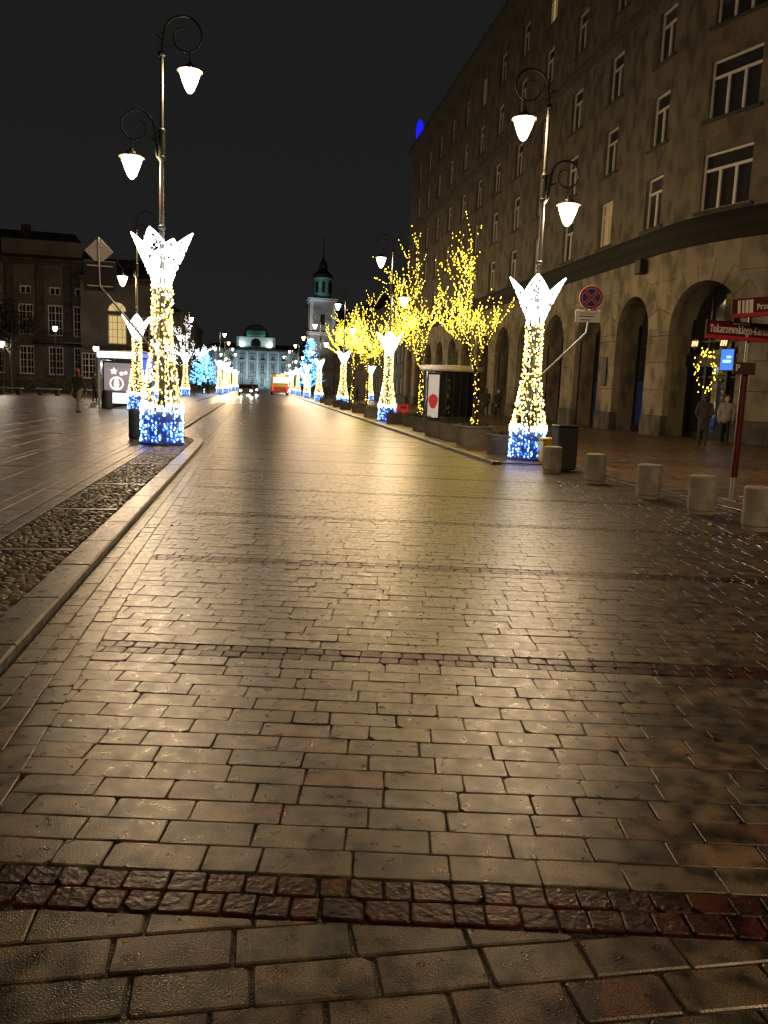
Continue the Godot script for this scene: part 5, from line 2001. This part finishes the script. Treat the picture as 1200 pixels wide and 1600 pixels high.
func wheel(o: Node3D, p: Vector3, r: float) -> void:
	var g := G.new()
	g.lathe([Vector2(r * 0.6, -0.1), Vector2(r * 0.97, -0.1), Vector2(r, -0.06), Vector2(r, 0.06), Vector2(r * 0.97, 0.1), Vector2(r * 0.6, 0.1)], 18, Vector3.ZERO, Basis(Vector3.BACK, PI / 2))
	var w := part(o, "wheel", g, M["rubber"])
	w.position = p
	g = G.new()
	g.lathe([Vector2(0.0, -0.09), Vector2(r * 0.6, -0.08), Vector2(r * 0.6, 0.08), Vector2(0.0, 0.09)], 14, Vector3.ZERO, Basis(Vector3.BACK, PI / 2))
	part(w, "rim", g, M["galvanised"])

func car(label: String, where: Vector3, turn: float) -> void:      # nose towards +z
	var o := thing("car", label, "car", where, turn, "cars driving up the street")
	var g := G.new()
	vehicle_box(g, PackedVector2Array([Vector2(-2.1, 0.3), Vector2(2.1, 0.3), Vector2(2.15, 0.75), Vector2(1.1, 0.92), Vector2(0.45, 1.42), Vector2(-1.2, 1.45), Vector2(-2.0, 0.98), Vector2(-2.15, 0.7)]), 1.7)
	for p in g.v.size(): g.v[p].z = -g.v[p].z
	for p in g.n.size(): g.n[p].z = -g.n[p].z
	for p in range(0, g.ix.size(), 3):
		var t := g.ix[p]
		g.ix[p] = g.ix[p + 1]; g.ix[p + 1] = t
	part(o, "body", g, M["car paint"])
	g = G.new()
	g.box(Vector3(0, 1.16, 0.82), Vector3(1.45, 0.55, 0.02), Basis(Vector3.RIGHT, -0.92))
	part(o, "windscreen", g, M["dark glass"])
	for s in [-1.0, 1.0]:
		g = G.new()
		g.ball(Vector3(s * 0.62, 0.66, 2.12), Vector3(0.16, 0.11, 0.07), 10, 6)
		part(o, "headlight", g, M["headlight light"])
		spot(o, Vector3(s * 0.62, 0.66, 2.25), Vector3(s * 0.62, 0.2, 14), 7.0, lin(1, 0.95, 0.85), 24)
		for z in [-1.35, 1.35]: wheel(o, Vector3(s * 0.8, 0.31, z), 0.31)

func bus(label: String, where: Vector3) -> void:                       # seen from behind: its tail towards +z
	var o := thing("city_bus", label, "bus", where)
	var g := G.new()
	g.cbox(Vector3(0, 1.75, -5.0), Vector3(2.5, 2.6, 10.0), 0.12)
	part(o, "body", g, M["bus yellow"])
	g = G.new()
	g.cbox(Vector3(0, 0.85, -5.0), Vector3(2.53, 0.9, 10.06), 0.1)
	part(o, "skirt", g, M["bus red"])
	g = G.new()
	g.cbox(Vector3(0, 2.2, 0.03), Vector3(2.1, 0.85, 0.06), 0.02)
	part(o, "rear_light_window", g, M["bus interior light"])
	g = G.new()
	for s in [-1.0, 1.0]: g.box(Vector3(s * 1.262, 2.15, -5.0), Vector3(0.02, 0.9, 9.0))
	part(o, "side_window", g, M["dark glass"])
	g = G.new()
	g.box(Vector3(0, 2.85, 0.03), Vector3(1.2, 0.22, 0.05))
	part(o, "number_light_sign", g, M["sign tube light"])
	for s in [-1.0, 1.0]:
		g = G.new()
		for y in [0.8, 1.05, 1.3]: g.ball(Vector3(s * 1.05, y, 0.05), Vector3(0.1, 0.1, 0.04), 8, 5)
		part(o, "tail_light", g, M["tail light"])
		for z in [-2.0, -7.5]: wheel(o, Vector3(s * 1.15, 0.45, z), 0.45)

func build_square() -> void:
	# dark tree, hedge, benches and lamps on the square before the palace
	var o := thing("square_tree", "dark round-crowned tree before the palace front", "tree", Vector3(at_depth(17, 600, 66.0).x, 0.06, -66.0))
	rng.seed = 15
	var tips := bare_tree(o, 15, 2.2, 1.7, 0.02)
	var g := G.new()
	for t in tips:
		if t[2] < 2: continue
		for k in 22:
			var p: Vector3 = t[0][rng.randi() % 5] + Vector3(rng.randfn(0, 0.35), rng.randfn(0, 0.3), rng.randfn(0, 0.35))
			var a := Vector3(rng.randfn(0, 1), rng.randfn(0, 1), rng.randfn(0, 1)).normalized() * 0.13
			var b := a.cross(Vector3(rng.randfn(0, 1), rng.randfn(0, 1), 0.3)).normalized() * 0.07
			g.tri(p - b, p + b, p + a)
			g.tri(p + b, p - b, p + a)
	part(o, "crown", g, M["dark leaf"], true)
	o = thing("hedge", "low dark clipped hedge before the palace", "hedge", Vector3(-21.0, 0.06, -72.0))
	g = G.new()
	for k in 4200:
		var p := Vector3(rng.randf_range(-8, 7.5), 0, rng.randf_range(-0.7, 0.7))
		p.y = rng.randf() * (1.15 + 0.1 * sin(p.x * 2.0))
		var a := Vector3(rng.randfn(0, 1), rng.randfn(0, 1), rng.randfn(0, 1)).normalized() * 0.12
		var b := a.cross(Vector3(rng.randfn(0, 1), rng.randfn(0, 1), 0.3)).normalized() * 0.08
		g.tri(p - b, p + b, p + a)
	part(o, "foliage", g, M["dark leaf"], true)
	var bench := thing("stone_bench", "pale topped stone bench along the hedge", "bench", Vector3(-17.2, 0.06, -62.0), 0.0, "pale topped stone benches in a row before the hedge")
	g = G.new()
	g.cbox(Vector3(0, 0.47, 0), Vector3(1.7, 0.1, 0.6), 0.02)
	part(bench, "seat", g, M["concrete"])
	for s in [-0.6, 0.6]:
		g = G.new()
		g.cbox(Vector3(s, 0.21, 0), Vector3(0.25, 0.42, 0.5), 0.02)
		part(bench, "leg", g, M["plinth stone"])
	for k in 5:
		copy(bench, Vector3(-17.2 + 2.1 * k, 0.06, -62.0 - 2.2 * k) if k > 0 else Vector3(-19.3, 0.06, -59.8), 0.0)
	# small lanterns on the square
	for q in [[86, 514, 76.0, "small square lantern post lit before the palace balcony"], [3, 538, 66.0, "small lantern post lit beside the dark round tree"], [150, 546, 63.0, "small lantern post lit over the bus shelter"]]:
		var p := at_depth(q[0], q[1], q[2])
		var l := thing("square_lantern", q[3], "street lamp", Vector3(p.x, 0.06, p.z))
		var h := p.y - 0.06
		g = G.new()
		g.tube([Vector3.ZERO, Vector3(0, h - 0.25, 0)], [0.07, 0.045], 8)
		g.lathe([Vector2(0.0, 0.0), Vector2(0.16, 0.0), Vector2(0.13, 0.4), Vector2(0.07, 0.5)], 10)
		part(l, "pole", g, M["iron"])
		g = G.new()
		g.lathe([Vector2(0.0, h + 0.22), Vector2(0.26, h + 0.2), Vector2(0.12, h + 0.34), Vector2(0.0, h + 0.42)], 12)
		part(l, "cap", g, M["iron"])
		g = G.new()
		g.lathe([Vector2(0.0, h - 0.22), Vector2(0.1, h - 0.2), Vector2(0.2, h + 0.05), Vector2(0.18, h + 0.2), Vector2(0.0, h + 0.205)], 12)
		part(l, "lamp_glass", g, M["lantern light"])
		lamp(l, Vector3(0, h, 0), 5.0, lin(1.0, 0.85, 0.66), 0.1)

func blue_tree(label: String, where: Vector3, h: float, r: float, seed_: int, light := "cyan bulb light", called := "blue_lit_tree") -> void:
	rng.seed = seed_
	var o := thing(called, label, "tree", where)
	var g := G.new()
	g.tube([Vector3.ZERO, Vector3(0, h * 0.95, 0)], [0.13, 0.02], 8)
	part(o, "trunk", g, M["bark"])
	var limbs := G.new()
	var lights := G.new()
	var pale := G.new()
	for k in 150:
		var y := h * (0.14 + 0.82 * rng.randf())
		var a := rng.randf() * TAU
		var l := r * pow(1.0 - y / h, 0.75) * rng.randf_range(0.75, 1.1) + 0.15
		var p := Vector3(0, y, 0)
		var q := p + Vector3(cos(a) * l, l * rng.randf_range(0.2, 0.5), sin(a) * l)
		limbs.tube([p, q], [0.025, 0.008], 4)
		for j in 14:
			var at := p.lerp(q, 0.15 + 0.85 * rng.randf()) + Vector3(rng.randfn(0, 0.06), rng.randfn(0, 0.06), rng.randfn(0, 0.06))
			(pale if rng.randf() < 0.3 else lights).bulb(at, 0.03, 0.06)
	for k in 120: pale.bulb(Vector3(rng.randfn(0, 0.05), rng.randf() * h * 0.4, 0.14), 0.03, 0.06)
	part(o, "limb", limbs, M["bark"])
	part(o, "light_string", lights, M[light], true)
	part(o, "pale_light_string", pale, M["ice bulb light"], true)

func light_arch(label: String, where: Vector3, turn: float) -> void:
	rng.seed = 33
	var o := thing("light_arch", label, "light decoration", where, turn)
	var f := G.new()
	var l := G.new()
	for s in [0.0, 0.5]:
		var pts := []
		var rad := []
		for k in 31:
			var t := k / 30.0
			var a := PI * t
			var p := Vector3(cos(a) * 1.15, 1.9 + sin(a) * 1.5, -s)
			if t < 0.001: p.y = 0.0
			if t > 0.999: p.y = 0.0
			pts.append(p)
			rad.append(0.04)
		f.tube(pts, rad, 6)
		for k in 420:
			var i := rng.randi() % 30
			var p: Vector3 = pts[i].lerp(pts[i + 1], rng.randf())
			l.bulb(p + Vector3(rng.randfn(0, 0.12), rng.randfn(0, 0.12), rng.randfn(0, 0.06)), 0.035, 0.06)
	part(o, "frame", f, M["wire"])
	part(o, "light_string", l, M["white bulb light"], true)

# ---------------------------------------------------------------- the scene
func _ready() -> void:
	rng.seed = 20
	var cam := Camera3D.new()
	cam.name = "camera"
	cam.position = EYE
	cam.rotation_degrees = TURN
	cam.fov = rad_to_deg(2.0 * atan(800.0 / F))
	cam.near = 0.05
	cam.far = 3000.0
	add_child(cam)
	view = Basis.from_euler(TURN * PI / 180.0)
	var env := Environment.new()
	env.background_mode = Environment.BG_SKY
	var sm := ProceduralSkyMaterial.new()
	sm.sky_top_color = lin(0.0102, 0.0098, 0.0100)
	sm.sky_horizon_color = lin(0.0160, 0.0152, 0.0150)
	sm.sky_curve = 0.25
	sm.ground_bottom_color = lin(0.004, 0.004, 0.004)
	sm.ground_horizon_color = lin(0.0160, 0.0152, 0.0150)
	var sky := Sky.new()
	sky.sky_material = sm
	env.sky = sky
	env.tonemap_mode = Environment.TONE_MAPPER_LINEAR
	env.tonemap_exposure = 1.0
	env.sdfgi_enabled = true
	env.ssao_enabled = true
	env.ssil_enabled = true
	var we := WorldEnvironment.new()
	we.name = "environment"
	we.environment = env
	add_child(we)

	make_materials()
	var ground := setting("ground")
	sheet(ground, "soil_sheet", PackedVector2Array([Vector2(-900, 400), Vector2(900, 400), Vector2(900, -1600), Vector2(-900, -1600)]), -0.1, M["earth"])
	build_carriageway()
	build_pavements()
	build_corner_building()
	build_left_palace()
	build_far_street()
	build_landmarks()

	# street lamps, tulips round their posts
	make_tulip_meshes()
	var E := 18.5
	var L1 := on_ground(253, 694, 0.06)
	var R1 := on_ground(822, 718, 0.03)
	street_lamp("tall twin lantern street lamp rising from the tulip beside the rough setts", L1, 1.0, 1.0, E)
	street_lamp("twin lantern street lamp rising from the tulip beside the no stopping sign", R1, -1.0, 0.92, E)
	street_lamp("twin lantern street lamp in the tulip next to the bus shelter", Vector3(-5.45, 0.06, -39.8), 1.0, 0.98, E)
	street_lamp("twin lantern street lamp in the tulip beside the red bin", Vector3(6.05, 0.03, -38.0), -1.0, 0.92, E)
	var group := "twin lantern street lamps receding down the street"
	for p in [Vector3(-6.9, 0.06, -62), Vector3(-6.9, 0.06, -84), Vector3(-4.6, 0.06, -108), Vector3(-4.8, 0.06, -130), Vector3(-4.8, 0.06, -152), Vector3(-5.0, 0.06, -180)]:
		street_lamp("distant twin lantern street lamp receding on the plaza side", p, 1.0, 0.95, E, group)
	for p in [Vector3(6.5, 0.03, -62.5), Vector3(6.3, 0.03, -84), Vector3(6.4, 0.03, -106), Vector3(6.4, 0.03, -128), Vector3(6.4, 0.03, -150), Vector3(6.4, 0.03, -180)]:
		street_lamp("distant twin lantern street lamp receding on the corner building side", p, -1.0, 0.95, E, group)
	# the rows go on behind the photographer
	street_lamp("twin lantern street lamp by the kerb behind the crossing", Vector3(-2.8, 0.06, 6.0), 1.0, 1.0, E)
	street_lamp("twin lantern street lamp by the bollards behind the crossing", Vector3(6.8, 0.03, 1.2), -1.0, 0.95, E)

	tulip("tulip light decoration round the lamp post beside the rough setts", L1, deg_to_rad(-15), 1.12)
	tulip("tulip light decoration round the lamp post under the no stopping sign", R1, deg_to_rad(-19), 0.98)
	tulip("tulip light decoration beside the bus shelter", Vector3(-5.45, 0.06, -39.8), deg_to_rad(8), 1.05)
	tulip("tulip light decoration beside the red bin", Vector3(6.05, 0.03, -38.0), deg_to_rad(-9), 0.98)
	group = "tulip light decorations receding down the street"
	for p in [Vector3(-6.9, 0.06, -62), Vector3(-6.9, 0.06, -84), Vector3(-4.6, 0.06, -108), Vector3(-4.8, 0.06, -130), Vector3(-4.8, 0.06, -152), Vector3(-4.2, 0.06, -119), Vector3(-4.6, 0.06, -176), Vector3(-4.6, 0.06, -200)]:
		tulip("distant tulip light decoration receding on the plaza side", p, 0.3, 1.02, group)
	for p in [Vector3(6.5, 0.03, -62.5), Vector3(6.3, 0.03, -84), Vector3(6.4, 0.03, -106), Vector3(6.4, 0.03, -128), Vector3(6.4, 0.03, -150), Vector3(6.4, 0.03, -176), Vector3(6.4, 0.03, -200)]:
		tulip("distant tulip light decoration receding on the corner building side", p, 0.6, 1.02, group)
	tulip("tulip light decoration standing back behind the yellow lit trees", Vector3(13.9, 0.03, -101), 0.2, 1.02)

	# trees wound with light strings
	var names := ["tall yellow lit tree in front of the dark kiosk", "yellow lit tree behind the kiosk poster", "bushy yellow lit tree past the red bin", "yellow lit tree fourth along from the kiosk", "yellow lit tree at the end of its row"]
	for k in 5:
		lit_tree("yellow_lit_tree", names[k], Vector3(9.45 + 0.1 * k, 0.03, -35.0 - 12.6 * k), [105, 207, 311, 402, 518][k], 2.0 if k == 0 else 1.8, 2.15 if k == 0 else 2.7, "yellow bulb light", 0.14 + 0.01 * k, 0.017 + 0.002 * k, "yellow lit trees along the pavement", 0.06 if k == 0 else 0.04)
	lit_tree("white_lit_tree", "bare tree hung with white light strings behind the tulips", Vector3(-7.6, 0.06, -94), 66, 1.9, 2.2, "white bulb light", 0.26, 0.024, "", 0.03)
	blue_tree("round blue lit tree beside the white lit tree", Vector3(-6.8, 0.06, -112), 5.6, 2.6, 5)
	blue_tree("tall conical blue lit tree on the church side", Vector3(7.3, 0.03, -114), 8.0, 2.4, 6)
	light_arch("white glowing light arch next to the conical blue tree", Vector3(5.9, 0.03, -120), 0.0)

	build_bollards()
	bin("litter_bin", "tall dark square litter bin behind the first bollard", on_ground(879, 733, 0.03), 0.42, 0.86, false, "dark plastic")
	bin("litter_bin", "dark litter bin beside the tulip at the rough setts", on_ground(213, 686, 0.06), 0.36, 0.72, true, "dark plastic")
	bin("litter_bin", "dark round litter bin before the shelter lightbox", on_ground(171, 638, 0.06) + Vector3(0, 0, 0.6), 0.5, 0.88, true, "dark plastic")
	bin("red_bin", "bright red plastic bin beside a tulip decoration", on_ground(628, 656, 0.03), 0.55, 0.78, false, "red plastic")
	var box := thing("grit_box", "yellow lidded box behind the first bollard", "grit box", Vector3(6.55, 0.03, -17.6))
	var gb := G.new()
	gb.cbox(Vector3(0, 0.24, 0), Vector3(0.5, 0.48, 0.4), 0.02)
	part(box, "body", gb, M["yellow plastic"])
	gb = G.new()
	gb.cbox(Vector3(0, 0.51, 0), Vector3(0.54, 0.06, 0.44), 0.015)
	part(box, "lid", gb, M["yellow plastic"])
	var tubs := [[617, 664, 0.42, 0.48, "planter beside the red bin"], [643, 668, 0.40, 0.5, "planter second along from the red bin"], [660, 675, 0.42, 0.5, "planter third along from the red bin"], [682, 683, 0.44, 0.5, "planter fourth along from the red bin"], [703, 688, 0.40, 0.5, "planter between the wide planter and the kiosk row"], [738, 698, 0.52, 0.56, "widest round planter below the tall yellow tree"], [781, 712, 0.36, 0.5, "planter beside the tulip under the no stopping sign"]]
	for k in tubs.size():
		var q: Array = tubs[k]
		planter("round grey concrete " + q[4], on_ground(q[0], q[1] - 2, 0.03), q[2], q[3], 900 + k)
	for k in 6:
		planter("round grey concrete planter in the far kerb row past the red bin", Vector3(6.0 + 0.1 * (k % 2), 0.03, -43.0 - 6.3 * k), 0.44, 0.5, 950 + k)
	build_signs()
	build_kiosk()
	build_shelter()
	build_entrance_fittings()
	build_square()
	bus("yellow and red city bus seen from behind far down the street", Vector3(3.5, 0.0, -122))
	car("dark car with bright headlights driving towards the crossing", Vector3(-1.2, 0.0, -104), 0.0)
	car("second dark car with bright headlights behind the first", Vector3(-0.5, 0.0, -126), 0.0)

	# people
	person("person in dark coat and red hat walking across the plaza slabs", on_ground(122, 645, 0.06), deg_to_rad(155), {"coat": Color(0.028, 0.024, 0.02), "legs": Color(0.22, 0.22, 0.22), "hat": Color(0.45, 0.06, 0.05), "long": 0.7, "stride": 0.2})
	person("person in long dark coat walking towards the entrance arch", on_ground(1096, 697, 0.03), deg_to_rad(150), {"coat": Color(0.03, 0.025, 0.02), "legs": Color(0.02, 0.02, 0.025), "long": 0.62, "stride": 0.12, "pockets": true})
	person("person in short light coat and dark trousers by the entrance", on_ground(1130, 693, 0.03), deg_to_rad(-25), {"coat": Color(0.27, 0.235, 0.19), "legs": Color(0.015, 0.015, 0.02), "long_hair": true, "long": 0.86, "stride": 0.08})
	person("person in black leaning at the bus shelter back", Vector3(-9.6, 0.06, -52.0), deg_to_rad(80), {"long": 0.75, "pockets": true})
	person("person in dark clothes with pale bag walking behind the tall yellow tree", on_ground(758, 652, 0.03), deg_to_rad(170), {"stride": 0.18})
	var walker := person("person in black walking along the arcade past the tulip", on_ground(776, 656, 0.03), deg_to_rad(20), {"stride": 0.18, "coat": Color(0.02, 0.02, 0.022)})
	var crowd := [Vector3(-7.4, 0.06, -92), Vector3(-6.6, 0.06, -95), Vector3(-7.9, 0.06, -98), Vector3(-6.2, 0.06, -101), Vector3(-8.8, 0.06, -96), Vector3(-5.9, 0.06, -105), Vector3(8.6, 0.03, -78), Vector3(9.2, 0.03, -92), Vector3(8.2, 0.03, -97), Vector3(8.9, 0.03, -101), Vector3(11.9, 0.03, -98), Vector3(6.9, 0.03, -93)]
	for k in crowd.size():
		copy(walker, crowd[k], rng.randf() * TAU, "distant person in black among the lit trees on the plaza side" if crowd[k].x < 0 else "distant person in black among the lit trees on the corner building side", "people strolling far down the street")
